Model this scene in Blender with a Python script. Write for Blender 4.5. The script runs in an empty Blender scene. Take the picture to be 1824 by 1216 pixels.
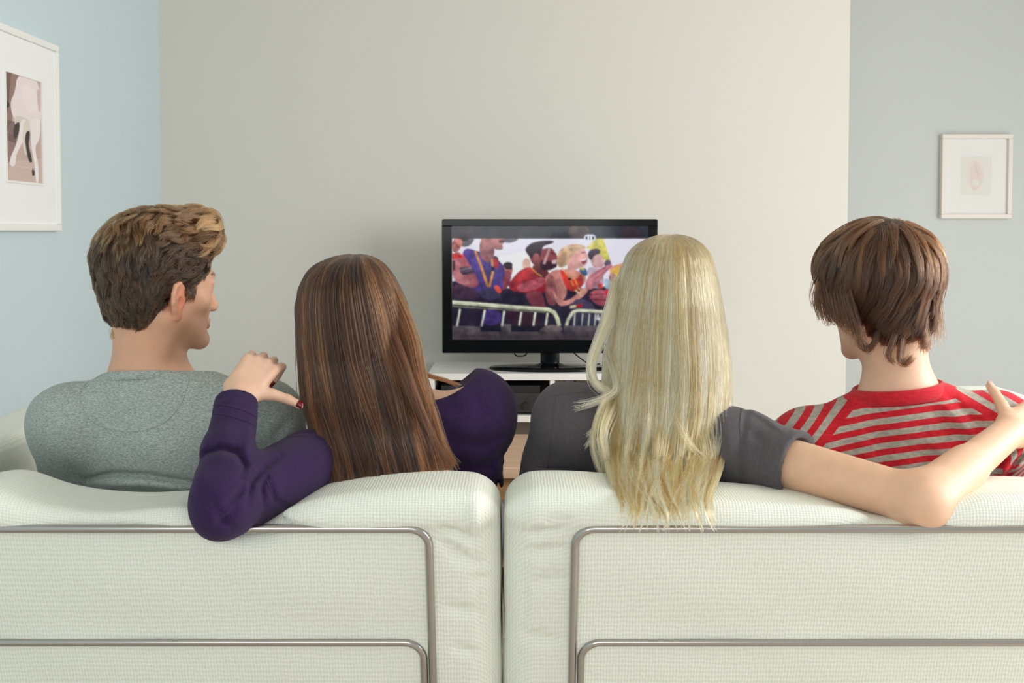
import bpy, math, random
import numpy as np
from mathutils import Vector, Matrix

random.seed(7)
RNG = np.random.default_rng(11)
SC = bpy.context.scene
COL = SC.collection
PI = math.pi

# ------------------------------------------------------------------ camera
F_PX, CX, CY = 2400.0, 912.0, 532.0          # focal length and principal point in the 1824 x 1216 frame
CAM_Z = 1.17
TILT = math.atan(120.0 / F_PX)
cam_data = bpy.data.cameras.new('camera')
cam_data.sensor_fit = 'HORIZONTAL'
cam_data.sensor_width = 36.0
cam_data.lens = 36.0 * F_PX / 1824.0
cam_data.shift_y = -(608.0 - CY) / 1824.0
cam_data.clip_start = 0.05
cam = bpy.data.objects.new('camera', cam_data)
cam.location = (0, 0, CAM_Z)
cam.rotation_euler = (PI / 2 - TILT, 0, 0)
COL.objects.link(cam)
SC.camera = cam

# ------------------------------------------------------------------ light and exposure
SC.view_settings.view_transform = 'Standard'
SC.view_settings.look = 'None'
SC.view_settings.gamma = 1.0
SC.view_settings.use_curve_mapping = False
SC.view_settings.exposure = 0.0
world = bpy.data.worlds.new('daylight')
SC.world = world
world.use_nodes = True
world.node_tree.nodes['Background'].inputs['Color'].default_value = (0.93, 0.98, 1.0, 1)
world.node_tree.nodes['Background'].inputs['Strength'].default_value = 0.72

def area_light(name, loc, target, sx, sy, power, color=(1, 1, 1)):
    L = bpy.data.lights.new(name, 'AREA')
    L.shape = 'RECTANGLE'
    L.size, L.size_y, L.energy, L.color = sx, sy, power, color
    o = bpy.data.objects.new(name, L)
    o.location = loc
    o.rotation_euler = (Vector(target) - Vector(loc)).to_track_quat('-Z', 'Y').to_euler()
    COL.objects.link(o)
    return o

area_light('window_light_right', (3.2, 2.3, 1.5), (0.0, 3.6, 0.9), 2.4, 1.5, 112, (1.0, 0.995, 0.985))
area_light('rear_fill_light', (-0.6, -1.6, 1.75), (0.1, 3.0, 0.8), 3.0, 1.5, 42, (1.0, 1.0, 0.98))  # added soft fill from behind the camera, no window stands there

area_light('recess_fill_light', (3.1, 4.9, 0.75), (1.6, 6.4, 0.55), 1.2, 0.9, 9, (0.95, 0.98, 1.0))  # added to brighten the lower recess wall, the right wall has no window

# ------------------------------------------------------------------ helpers
_ct, _st = math.cos(TILT), math.sin(TILT)

def P(px, py, d):
    """World point at distance d in front of the camera seen at a pixel of the photograph."""
    x = (px - CX) / F_PX
    y = -(py - CY) / F_PX
    wy = _ct + y * _st
    wz = -_st + y * _ct
    s = d / wy
    return np.array([x * s, d, CAM_Z + wz * s])

def srgb(r, g, b):
    f = lambda c: (c / 255 / 12.92) if c <= 10.3 else (((c / 255) + 0.055) / 1.055) ** 2.4
    return (f(r), f(g), f(b))

def new_mat(name):
    m = bpy.data.materials.new(name)
    m.use_nodes = True
    nt = m.node_tree
    return m, nt, nt.nodes['Principled BSDF']

def node(nt, kind, **kw):
    n = nt.nodes.new(kind)
    for k, v in kw.items():
        setattr(n, k, v)
    return n

def plain(name, col, rough=0.6, metal=0.0, noise=0.0, scale=20.0, bump=0.0, bscale=60.0, coords='Object', stretch=(1, 1, 1), spec=0.5):
    m, nt, b = new_mat(name)
    b.inputs['Base Color'].default_value = (*col, 1)
    b.inputs['Roughness'].default_value = rough
    b.inputs['Metallic'].default_value = metal
    b.inputs['Specular IOR Level'].default_value = spec
    tc = node(nt, 'ShaderNodeTexCoord')
    mp = node(nt, 'ShaderNodeMapping')
    mp.inputs['Scale'].default_value = stretch
    nt.links.new(tc.outputs[coords], mp.inputs['Vector'])
    if noise > 0:
        n = node(nt, 'ShaderNodeTexNoise')
        n.inputs['Scale'].default_value = scale
        n.inputs['Detail'].default_value = 5
        nt.links.new(mp.outputs[0], n.inputs['Vector'])
        mx = node(nt, 'ShaderNodeMix', data_type='RGBA')
        mx.inputs['A'].default_value = (*[c * (1 - noise) for c in col], 1)
        mx.inputs['B'].default_value = (*[min(1, c * (1 + noise)) for c in col], 1)
        nt.links.new(n.outputs['Fac'], mx.inputs['Factor'])
        nt.links.new(mx.outputs['Result'], b.inputs['Base Color'])
    if bump > 0:
        n2 = node(nt, 'ShaderNodeTexNoise')
        n2.inputs['Scale'].default_value = bscale
        n2.inputs['Detail'].default_value = 4
        nt.links.new(mp.outputs[0], n2.inputs['Vector'])
        bp = node(nt, 'ShaderNodeBump')
        bp.inputs['Strength'].default_value = bump
        bp.inputs['Distance'].default_value = 0.002
        nt.links.new(n2.outputs['Fac'], bp.inputs['Height'])
        nt.links.new(bp.outputs[0], b.inputs['Normal'])
    return m

def world_loc(o):
    v = Vector((0, 0, 0))
    while o is not None:
        v += Vector(o.location)
        o = o.parent
    return v

def thing(name, label, cat, loc, group=None):
    o = bpy.data.objects.new(name, None)
    o.location = loc
    o.empty_display_size = 0.05
    COL.objects.link(o)
    o['label'] = label
    o['category'] = cat
    if group:
        o['group'] = group
    return o

def mesh_obj(name, V, Fc, mat, parent=None, smooth=False, bevel=0.0, seg=2, label=None):
    V = np.asarray(V, dtype=np.float64)
    if parent is not None:
        V = V - np.array(world_loc(parent))
    me = bpy.data.meshes.new(name)
    Fa = np.asarray(Fc) if len(Fc) and all(len(f) == 4 for f in (Fc[0], Fc[-1])) else None
    if Fa is not None and Fa.dtype != object and Fa.ndim == 2 and len(Fa) > 2000:
        n = len(Fa)
        me.vertices.add(len(V)); me.vertices.foreach_set('co', V.astype(np.float32).ravel())
        me.loops.add(n * 4); me.loops.foreach_set('vertex_index', Fa.astype(np.int32).ravel())
        me.polygons.add(n); me.polygons.foreach_set('loop_start', np.arange(0, n * 4, 4, dtype=np.int32))
        me.update(calc_edges=True)
    else:
        me.from_pydata([tuple(v) for v in V], [], [tuple(int(i) for i in f) for f in Fc])
        me.update()
    if smooth:
        me.polygons.foreach_set('use_smooth', np.ones(len(me.polygons), dtype=bool))
    me.materials.append(mat)
    o = bpy.data.objects.new(name, me)
    COL.objects.link(o)
    o.parent = parent
    if bevel > 0:
        md = o.modifiers.new('bevel', 'BEVEL')
        md.width = bevel; md.segments = seg; md.limit_method = 'ANGLE'
    if label:
        o['label'] = label
    return o

class MB:
    """collects shapes into one mesh"""
    def __init__(s):
        s.V, s.F = [], []
    def add(s, V, Fc):
        b = len(s.V)
        s.V += [tuple(v) for v in V]
        s.F += [tuple(i + b for i in f) for f in Fc]
        return s
    def box(s, x0, x1, y0, y1, z0, z1):
        V = [(x0, y0, z0), (x1, y0, z0), (x1, y1, z0), (x0, y1, z0), (x0, y0, z1), (x1, y0, z1), (x1, y1, z1), (x0, y1, z1)]
        return s.add(V, [(3, 2, 1, 0), (4, 5, 6, 7), (0, 1, 5, 4), (1, 2, 6, 5), (2, 3, 7, 6), (3, 0, 4, 7)])
    def tube(s, pts, r, n=10, closed=False):
        pts = [np.array(p, float) for p in pts]
        m = len(pts)
        rings, up = [], None
        for i in range(m):
            a = pts[(i - 1) % m] if (closed or i > 0) else pts[i]
            b = pts[(i + 1) % m] if (closed or i < m - 1) else pts[i]
            t = b - a; t /= np.linalg.norm(t) + 1e-12
            if up is None:
                up = np.array([0, 0, 1.0]) if abs(t[2]) < 0.9 else np.array([0, 1.0, 0])
            e = up - t * up.dot(t); e /= np.linalg.norm(e) + 1e-12
            up = e
            g = np.cross(t, e)
            rr = r[i] if hasattr(r, '__len__') else r
            rings.append([pts[i] + rr * (math.cos(2 * PI * k / n) * e + math.sin(2 * PI * k / n) * g) for k in range(n)])
        V = [v for R in rings for v in R]
        Fc = []
        for i in range(m if closed else m - 1):
            j = (i + 1) % m
            for k in range(n):
                k2 = (k + 1) % n
                Fc.append((i * n + k, i * n + k2, j * n + k2, j * n + k))
        if not closed:
            Fc.append(tuple(range(n - 1, -1, -1)))
            Fc.append(tuple((m - 1) * n + k for k in range(n)))
        return s.add(V, Fc)
    def lathe(s, c, prof, n=32, sx=1.0, sy=1.0):
        V = []
        for (r, z) in prof:
            for k in range(n):
                a = 2 * PI * k / n
                V.append((c[0] + sx * r * math.cos(a), c[1] + sy * r * math.sin(a), c[2] + z))
        Fc = []
        for i in range(len(prof) - 1):
            for k in range(n):
                k2 = (k + 1) % n
                Fc.append((i * n + k, i * n + k2, (i + 1) * n + k2, (i + 1) * n + k))
        Fc.append(tuple(range(n - 1, -1, -1)))
        Fc.append(tuple((len(prof) - 1) * n + k for k in range(n)))
        return s.add(V, Fc)
    def build(s, name, mat, parent=None, **kw):
        return mesh_obj(name, s.V, s.F, mat, parent, **kw)

# ------------------------------------------------------------------ implicit surfaces (numpy) and surface nets
def smin(a, b, k):
    if k <= 0:
        return np.minimum(a, b)
    h = np.clip(0.5 + 0.5 * (b - a) / k, 0, 1)
    return b + (a - b) * h - k * h * (1 - h)

def smax(a, b, k):
    return -smin(-a, -b, k)

def sstep(a, b, x):
    t = np.clip((x - a) / (b - a), 0, 1)
    return t * t * (3 - 2 * t)

def f3(v):
    return np.asarray(v, dtype=np.float32)

def d_cap(p, a, b, ra, rb):
    a, b = f3(a), f3(b)
    ba = b - a
    pa = p - a
    h = np.clip(pa @ ba / max(float(ba @ ba), 1e-9), 0, 1)
    return np.linalg.norm(pa - h[:, None] * ba, axis=1) - (ra + (rb - ra) * h)

def d_ell(p, c, r, R=None):
    q = p - f3(c)
    if R is not None:
        q = q @ f3(R)          # columns of R are the local axes
    r = f3(r)
    k0 = np.linalg.norm(q / r, axis=1)
    k1 = np.linalg.norm(q / (r * r), axis=1)
    return np.where(k0 < 0.02, -r.min(), k0 * (k0 - 1) / np.maximum(k1, 1e-6))

def d_box(p, c, b, rad, R=None):
    q = p - f3(c)
    if R is not None:
        q = q @ f3(R)
    q = np.abs(q) - (f3(b) - rad)
    return np.linalg.norm(np.maximum(q, 0), axis=1) + np.minimum(q.max(axis=1), 0) - rad

def axis(lo, hi, h, fine=None, hc=None):
    """grid lines; fine = (a, b) interval with spacing h, spacing hc outside of it"""
    if fine is None:
        return np.arange(lo, hi + h, h)
    a, b = fine
    out = []
    if lo < a:
        out += list(a - np.arange(1, int((a - lo) / hc) + 2)[::-1] * hc)
    out += list(np.arange(a, b, h))
    if hi > b:
        out += list(b + np.arange(0, int((hi - b) / hc) + 2) * hc)
    return np.array(out)

def surface(fn, ax, ay, az, B=8, margin=2.2, refine=1):
    """mesh of fn(points) = 0 on a rectilinear grid, evaluated only near the surface"""
    pad = lambda a: np.concatenate([a, a[-1] + (a[-1] - a[-2]) * np.arange(1, (-(len(a) - 1)) % B + 1)])
    A = [pad(np.asarray(a, dtype=np.float32)) for a in (ax, ay, az)]
    n = [len(a) for a in A]
    F = np.empty(n, dtype=np.float32)
    C = [a[::B] for a in A]
    cc = [0.5 * (c[1:] + c[:-1]) for c in C]
    G = np.stack(np.meshgrid(*cc, indexing='ij'), -1)
    fc = fn(G.reshape(-1, 3).astype(np.float32)).reshape(G.shape[:3])
    hd = np.sqrt(sum(np.meshgrid(*[(0.5 * np.diff(c)) ** 2 for c in C], indexing='ij')))
    act = np.abs(fc) < hd * margin
    sg = np.where(fc < 0, -1.0, 1.0).astype(np.float32)
    nb = fc.shape
    F[:] = 1.0
    bi = [np.minimum(np.arange(n[d]) // B, nb[d] - 1) for d in range(3)]
    F[:] = sg[np.ix_(*bi)]
    need = np.zeros(n, dtype=bool)
    for (i, j, k) in np.argwhere(act):
        need[i * B:(i + 1) * B + 1, j * B:(j + 1) * B + 1, k * B:(k + 1) * B + 1] = True
    idx = np.argwhere(need)
    vals = np.empty(len(idx), dtype=np.float32)
    for s in range(0, len(idx), 400000):
        q = idx[s:s + 400000]
        pts = np.stack([A[d][q[:, d]] for d in range(3)], -1)
        vals[s:s + 400000] = fn(pts)
    F[idx[:, 0], idx[:, 1], idx[:, 2]] = vals
    ins = F < 0
    c8 = [ins[i:n[0] - 1 + i, j:n[1] - 1 + j, k:n[2] - 1 + k] for i in (0, 1) for j in (0, 1) for k in (0, 1)]
    anyi = c8[0].copy(); alli = c8[0].copy()
    for c in c8[1:]:
        anyi |= c; alli &= c
    cells = np.argwhere(anyi & ~alli)
    vid = np.full((n[0] - 1, n[1] - 1, n[2] - 1), -1, dtype=np.int32)
    vid[cells[:, 0], cells[:, 1], cells[:, 2]] = np.arange(len(cells))
    acc = np.zeros((len(cells), 3)); cnt = np.zeros(len(cells))
    for d in range(3):
        o1, o2 = [x for x in range(3) if x != d]
        for u in (0, 1):
            for v in (0, 1):
                a = cells.copy(); a[:, o1] += u; a[:, o2] += v
                b = a.copy(); b[:, d] += 1
                fa = F[a[:, 0], a[:, 1], a[:, 2]]; fb = F[b[:, 0], b[:, 1], b[:, 2]]
                m = (fa < 0) != (fb < 0)
                t = np.where(m, fa / np.where(m, fa - fb, 1), 0)
                pos = np.stack([A[q][a[:, q]] for q in range(3)], -1).astype(np.float64)
                pos[:, d] += t * (A[d][b[:, d]] - A[d][a[:, d]])
                acc[m] += pos[m]; cnt[m] += 1
    V = acc / np.maximum(cnt, 1)[:, None]
    quads = []
    for d in range(3):
        e1, e2 = [(1, 2), (2, 0), (0, 1)][d]
        sl = [slice(1, n[q] - 1) for q in range(3)]
        s0, s1 = list(sl), list(sl)
        s0[d] = slice(0, n[d] - 1); s1[d] = slice(1, n[d])
        fa, fb = ins[tuple(s0)], ins[tuple(s1)]
        for flip, m in ((False, fa & ~fb), (True, ~fa & fb)):
            e = np.argwhere(m)
            if not len(e):
                continue
            off = np.array([1, 1, 1]); off[d] = 0
            e = e + off
            def at(u, v):
                q = e.copy(); q[:, e1] -= u; q[:, e2] -= v
                return vid[q[:, 0], q[:, 1], q[:, 2]]
            Q = np.stack([at(1, 1), at(0, 1), at(0, 0), at(1, 0)], -1)
            quads.append(Q[:, ::-1] if flip else Q)
    Q = np.concatenate(quads)
    Q = Q[(Q >= 0).all(axis=1)]
    for _ in range(refine):                       # settle the vertices on the surface
        p = V.astype(np.float32); e = 0.0012
        f0 = fn(p)
        g = np.stack([fn(p + f3([e if q == d else 0 for q in range(3)])) - f0 for d in range(3)], -1) / e
        gl = np.maximum((g * g).sum(1), 0.15)
        step = -(f0 / gl)[:, None] * g
        sl = np.linalg.norm(step, axis=1)
        step *= np.minimum(1, 0.004 / np.maximum(sl, 1e-9))[:, None]
        V = V + step * 0.85
    return V, Q

def set_attr(o, name, arr):
    arr = np.asarray(arr, dtype=np.float32)
    if arr.ndim == 1:
        a = o.data.attributes.new(name, 'FLOAT', 'POINT')
        a.data.foreach_set('value', arr)
    else:
        a = o.data.attributes.new(name, 'FLOAT_COLOR', 'POINT')
        a.data.foreach_set('color', np.concatenate([arr, np.ones((len(arr), 1), np.float32)], 1).ravel())

def rotm(yaw=0, pitch=0, roll=0):
    """columns: right, forward, up of something that faces +Y at yaw 0; positive yaw turns it to +X, positive pitch nods down"""
    return np.array(Matrix.Rotation(-yaw, 3, 'Z') @ Matrix.Rotation(-pitch, 3, 'X') @ Matrix.Rotation(roll, 3, 'Y'))

def lerp(a, b, t):
    return np.asarray(a) * (1 - t) + np.asarray(b) * t

# ------------------------------------------------------------------ materials of the room
M_FEAT = plain('warm_grey_paint', srgb(215, 213, 205), 0.75, noise=0.012, scale=3, bump=0.05, bscale=250)
M_BLUE = plain('pale_blue_paint', srgb(200, 216, 221), 0.75, noise=0.012, scale=3, bump=0.05, bscale=250)
M_RECESS = plain('pale_blue_grey_paint', srgb(206, 210, 208), 0.75, noise=0.012, scale=3, bump=0.05, bscale=250)
M_WHITEP = plain('white_paint', srgb(238, 238, 234), 0.6)
M_CEIL = plain('white_ceiling_paint', srgb(226, 224, 216), 0.8)
M_WHITE = plain('white_lacquer', srgb(236, 236, 232), 0.35, noise=0.01, scale=8)
M_BLACK = plain('black_gloss_plastic', (0.004, 0.005, 0.0055), 0.12, spec=0.22)
M_BLACKM = plain('black_matt_plastic', (0.012, 0.012, 0.013), 0.45)
M_BACK = plain('grey_brown_board', srgb(186, 172, 158), 0.7)
M_CABLE = plain('black_cable', (0.01, 0.01, 0.01), 0.5)

def chrome_mat():
    m, nt, b = new_mat('brushed_chrome')
    b.inputs['Base Color'].default_value = (0.45, 0.43, 0.41, 1)
    b.inputs['Metallic'].default_value = 1.0
    b.inputs['Roughness'].default_value = 0.17
    return m
M_CHROME = chrome_mat()

def wood_mat(name, c1, c2, rough=0.45, sc=(1.2, 26, 26)):
    m, nt, b = new_mat(name)
    tc = node(nt, 'ShaderNodeTexCoord'); mp = node(nt, 'ShaderNodeMapping')
    mp.inputs['Scale'].default_value = sc
    nz = node(nt, 'ShaderNodeTexNoise'); nz.inputs['Scale'].default_value = 2.4; nz.inputs['Detail'].default_value = 7
    nz.inputs['Distortion'].default_value = 0.7
    cr = node(nt, 'ShaderNodeValToRGB')
    cr.color_ramp.elements[0].position = 0.3; cr.color_ramp.elements[0].color = (*c1, 1)
    cr.color_ramp.elements[1].position = 0.72; cr.color_ramp.elements[1].color = (*c2, 1)
    nt.links.new(tc.outputs['Object'], mp.inputs[0]); nt.links.new(mp.outputs[0], nz.inputs['Vector'])
    nt.links.new(nz.outputs['Fac'], cr.inputs[0]); nt.links.new(cr.outputs[0], b.inputs['Base Color'])
    b.inputs['Roughness'].default_value = rough
    return m
M_OAK = wood_mat('light_oak', srgb(205, 168, 138), srgb(226, 193, 165))
M_OAKD = wood_mat('shaded_oak', srgb(150, 112, 74), srgb(172, 132, 92))  # the table's oak again, with the shadow on its front put into the colour
M_FLOOR = wood_mat('floor_oak', srgb(196, 184, 170), srgb(214, 204, 190), 0.45)

def fabric_mat(name, col, period=0.0050, bump=0.28, tint=None):
    """basket weave: two crossed ribs in the bump and a faint change of colour"""
    m, nt, b = new_mat(name)
    b.inputs['Roughness'].default_value = 0.9
    b.inputs['Specular IOR Level'].default_value = 0.15
    tc = node(nt, 'ShaderNodeTexCoord')
    sx = node(nt, 'ShaderNodeSeparateXYZ')
    nz = node(nt, 'ShaderNodeTexNoise'); nz.inputs['Scale'].default_value = 55; nz.inputs['Detail'].default_value = 3
    nt.links.new(tc.outputs['Object'], nz.inputs['Vector'])
    va = node(nt, 'ShaderNodeVectorMath', operation='MULTIPLY_ADD')
    va.inputs[1].default_value = (0.004, 0.004, 0.004)
    nt.links.new(nz.outputs['Color'], va.inputs[0]); nt.links.new(tc.outputs['Object'], va.inputs[2])
    nt.links.new(va.outputs[0], sx.inputs[0])
    def rib(out, k):
        mu = node(nt, 'ShaderNodeMath', operation='MULTIPLY'); mu.inputs[1].default_value = 2 * PI / period * k
        si = node(nt, 'ShaderNodeMath', operation='SINE')
        nt.links.new(out, mu.inputs[0]); nt.links.new(mu.outputs[0], si.inputs[0])
        return si.outputs[0]
    r1 = rib(sx.outputs['X'], 1.0)
    ad = node(nt, 'ShaderNodeMath', operation='ADD')
    nt.links.new(sx.outputs['Y'], ad.inputs[0]); nt.links.new(sx.outputs['Z'], ad.inputs[1])
    r2 = rib(ad.outputs[0], 0.9)
    mn = node(nt, 'ShaderNodeMath', operation='ADD')
    nt.links.new(r1, mn.inputs[0]); nt.links.new(r2, mn.inputs[1])
    n2 = node(nt, 'ShaderNodeTexNoise'); n2.inputs['Scale'].default_value = 260; n2.inputs['Detail'].default_value = 2
    nt.links.new(tc.outputs['Object'], n2.inputs['Vector'])
    m2 = node(nt, 'ShaderNodeMath', operation='MULTIPLY_ADD'); m2.inputs[1].default_value = 2.6
    nt.links.new(n2.outputs['Fac'], m2.inputs[0]); nt.links.new(mn.outputs[0], m2.inputs[2])
    bp = node(nt, 'ShaderNodeBump'); bp.inputs['Strength'].default_value = bump; bp.inputs['Distance'].default_value = 0.0011
    nt.links.new(m2.outputs[0], bp.inputs['Height']); nt.links.new(bp.outputs[0], b.inputs['Normal'])
    mr = node(nt, 'ShaderNodeMapRange'); mr.inputs['From Min'].default_value = -1.5; mr.inputs['From Max'].default_value = 4.0
    nt.links.new(m2.outputs[0], mr.inputs['Value'])
    mx = node(nt, 'ShaderNodeMix', data_type='RGBA')
    mx.inputs['A'].default_value = (*[c * 0.86 for c in col], 1); mx.inputs['B'].default_value = (*[min(1, c * 1.08) for c in col], 1)
    nt.links.new(mr.outputs[0], mx.inputs['Factor']); nt.links.new(mx.outputs['Result'], b.inputs['Base Color'])
    return m
M_SOFA = fabric_mat('white_basket_weave', srgb(235, 238, 228), bump=0.24)

def structure(name, mb, mat, **kw):
    o = mb.build(name, mat, **kw)
    o['kind'] = 'structure'
    return o

# ------------------------------------------------------------------ room
D_FEAT, D_REC = 5.35, 6.4
XL = P(286, 300, D_FEAT)[0]
XR = P(1511, 300, D_FEAT)[0]
ZC = 2.5
X_OUT = 3.3
structure('floor', MB().box(XL - 0.1, X_OUT + 0.1, -3.2, D_REC + 0.1, -0.1, 0.0), M_FLOOR)
structure('ceiling', MB().box(XL - 0.1, X_OUT + 0.1, -1.0, D_REC + 0.1, ZC, ZC + 0.1), M_CEIL)
structure('wall_left', MB().box(XL - 0.12, XL, -1.0, D_FEAT + 0.12, 0.0, ZC), M_BLUE)
structure('wall_back', MB().box(XL, XR, D_FEAT, D_FEAT + 0.14, 0.0, ZC), M_FEAT)
structure('wall_recess', MB().box(XR - 0.6, X_OUT + 0.1, D_REC, D_REC + 0.12, 0.0, ZC), M_RECESS)
structure('wall_right', MB().box(X_OUT, X_OUT + 0.12, 3.3, D_REC, 0.0, ZC), M_RECESS)
structure('baseboard_back', MB().box(XL + 0.015, XR, D_FEAT - 0.015, D_FEAT, 0.0, 0.09), M_WHITEP, bevel=0.004)
structure('baseboard_left', MB().box(XL, XL + 0.015, -0.5, D_FEAT, 0.0, 0.09), M_WHITEP, bevel=0.004)
structure('baseboard_recess', MB().box(XR - 0.6, X_OUT, D_REC - 0.015, D_REC, 0.0, 0.09), M_WHITEP, bevel=0.004)

# ------------------------------------------------------------------ painting flat pictures (screen, prints) as colours of a fine mesh
class Canvas:
    def __init__(s, x0, x1, y0, y1, nx, ny, bg, ss=3):
        s.x0, s.x1, s.y0, s.y1, s.nx, s.ny, s.ss = x0, x1, y0, y1, nx, ny, ss
        s.im = np.zeros((ny * ss, nx * ss, 3)); s.im[:] = np.array(srgb(*bg))
        s.shade = False; s.X = np.linspace(x0, x1, nx * ss * 2 + 1)[1::2]; s.Y = np.linspace(y0, y1, ny * ss * 2 + 1)[1::2]
    def poly(s, pts, col, a=1.0):
        pts = np.array(pts, float)
        jx = np.where((s.X >= pts[:, 0].min()) & (s.X <= pts[:, 0].max()))[0]
        jy = np.where((s.Y >= pts[:, 1].min()) & (s.Y <= pts[:, 1].max()))[0]
        if not len(jx) or not len(jy):
            return s
        gx, gy = np.meshgrid(s.X[jx], s.Y[jy])
        ins = np.zeros(gx.shape, bool)
        for (xa, ya), (xb, yb) in zip(pts, np.roll(pts, -1, 0)):
            if ya == yb:
                continue
            c = ((ya > gy) != (yb > gy)) & (gx < (xb - xa) * (gy - ya) / (yb - ya) + xa)
            ins ^= c
        sub = s.im[jy[0]:jy[-1] + 1, jx[0]:jx[-1] + 1]
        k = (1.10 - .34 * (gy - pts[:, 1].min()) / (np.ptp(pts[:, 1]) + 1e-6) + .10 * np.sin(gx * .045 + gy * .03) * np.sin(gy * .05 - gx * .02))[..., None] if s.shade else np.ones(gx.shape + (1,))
        sub[ins] = sub[ins] * (1 - a) + (np.array(srgb(*col)) * k)[ins] * a
        return s
    def smooth_poly(s, pts, col, a=1.0):
        pts = np.array(pts, float)
        for _ in range(2):
            n = np.roll(pts, -1, 0)
            pts = np.stack([0.75 * pts + 0.25 * n, 0.25 * pts + 0.75 * n], 1).reshape(-1, 2)
        return s.poly(pts, col, a)
    def ell(s, cx, cy, rx, ry, col, a=1.0, rot=0.0):
        t = np.linspace(0, 2 * PI, 36, endpoint=False)
        u, v = rx * np.cos(t), ry * np.sin(t)
        return s.poly(np.stack([cx + u * math.cos(rot) - v * math.sin(rot), cy + u * math.sin(rot) + v * math.cos(rot)], 1), col, a)
    def line(s, pts, w, col, a=1.0):
        pts = np.array(pts, float)
        for p, q in zip(pts[:-1], pts[1:]):
            d = q - p; n = np.array([-d[1], d[0]]) / (np.linalg.norm(d) + 1e-9) * w / 2
            s.poly([p + n, q + n, q - n, p - n], col, a)
        for p in pts[1:-1]:
            s.ell(p[0], p[1], w / 2, w / 2, col, a)
        return s
    def done(s, blur=0):
        im = s.im.reshape(s.ny, s.ss, s.nx, s.ss, 3).mean((1, 3))
        for _ in range(blur):
            p = np.pad(im, ((1, 1), (1, 1), (0, 0)), 'edge')
            im = (p[1:-1, 1:-1] * 4 + p[:-2, 1:-1] + p[2:, 1:-1] + p[1:-1, :-2] + p[1:-1, 2:]) / 8
        return im

def picture_mesh(name, im, corner, ux, uy, mat, parent):
    """a flat picture: corner = upper left, ux and uy span it to the right and down"""
    ny, nx = im.shape[:2]
    gx, gy = np.meshgrid(np.linspace(0, 1, nx), np.linspace(0, 1, ny))
    V = np.array(corner) + gx.reshape(-1, 1) * np.array(ux) + gy.reshape(-1, 1) * np.array(uy)
    i = np.arange(ny * nx).reshape(ny, nx)
    Q = np.stack([i[:-1, :-1], i[1:, :-1], i[1:, 1:], i[:-1, 1:]], -1).reshape(-1, 4)
    o = mesh_obj(name, V, Q, mat, parent)
    set_attr(o, 'ink', im.reshape(-1, 3))
    return o

def ink_mat(name, emit=0.0, rough=0.5, spec=0.5):
    m, nt, b = new_mat(name)
    at = node(nt, 'ShaderNodeAttribute'); at.attribute_name = 'ink'
    if emit > 0:
        b.inputs['Base Color'].default_value = (0.004, 0.004, 0.004, 1)
        nt.links.new(at.outputs['Color'], b.inputs['Emission Color'])
        b.inputs['Emission Strength'].default_value = emit
    else:
        nt.links.new(at.outputs['Color'], b.inputs['Base Color'])
    b.inputs['Roughness'].default_value = rough
    b.inputs['Specular IOR Level'].default_value = spec
    return m

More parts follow.
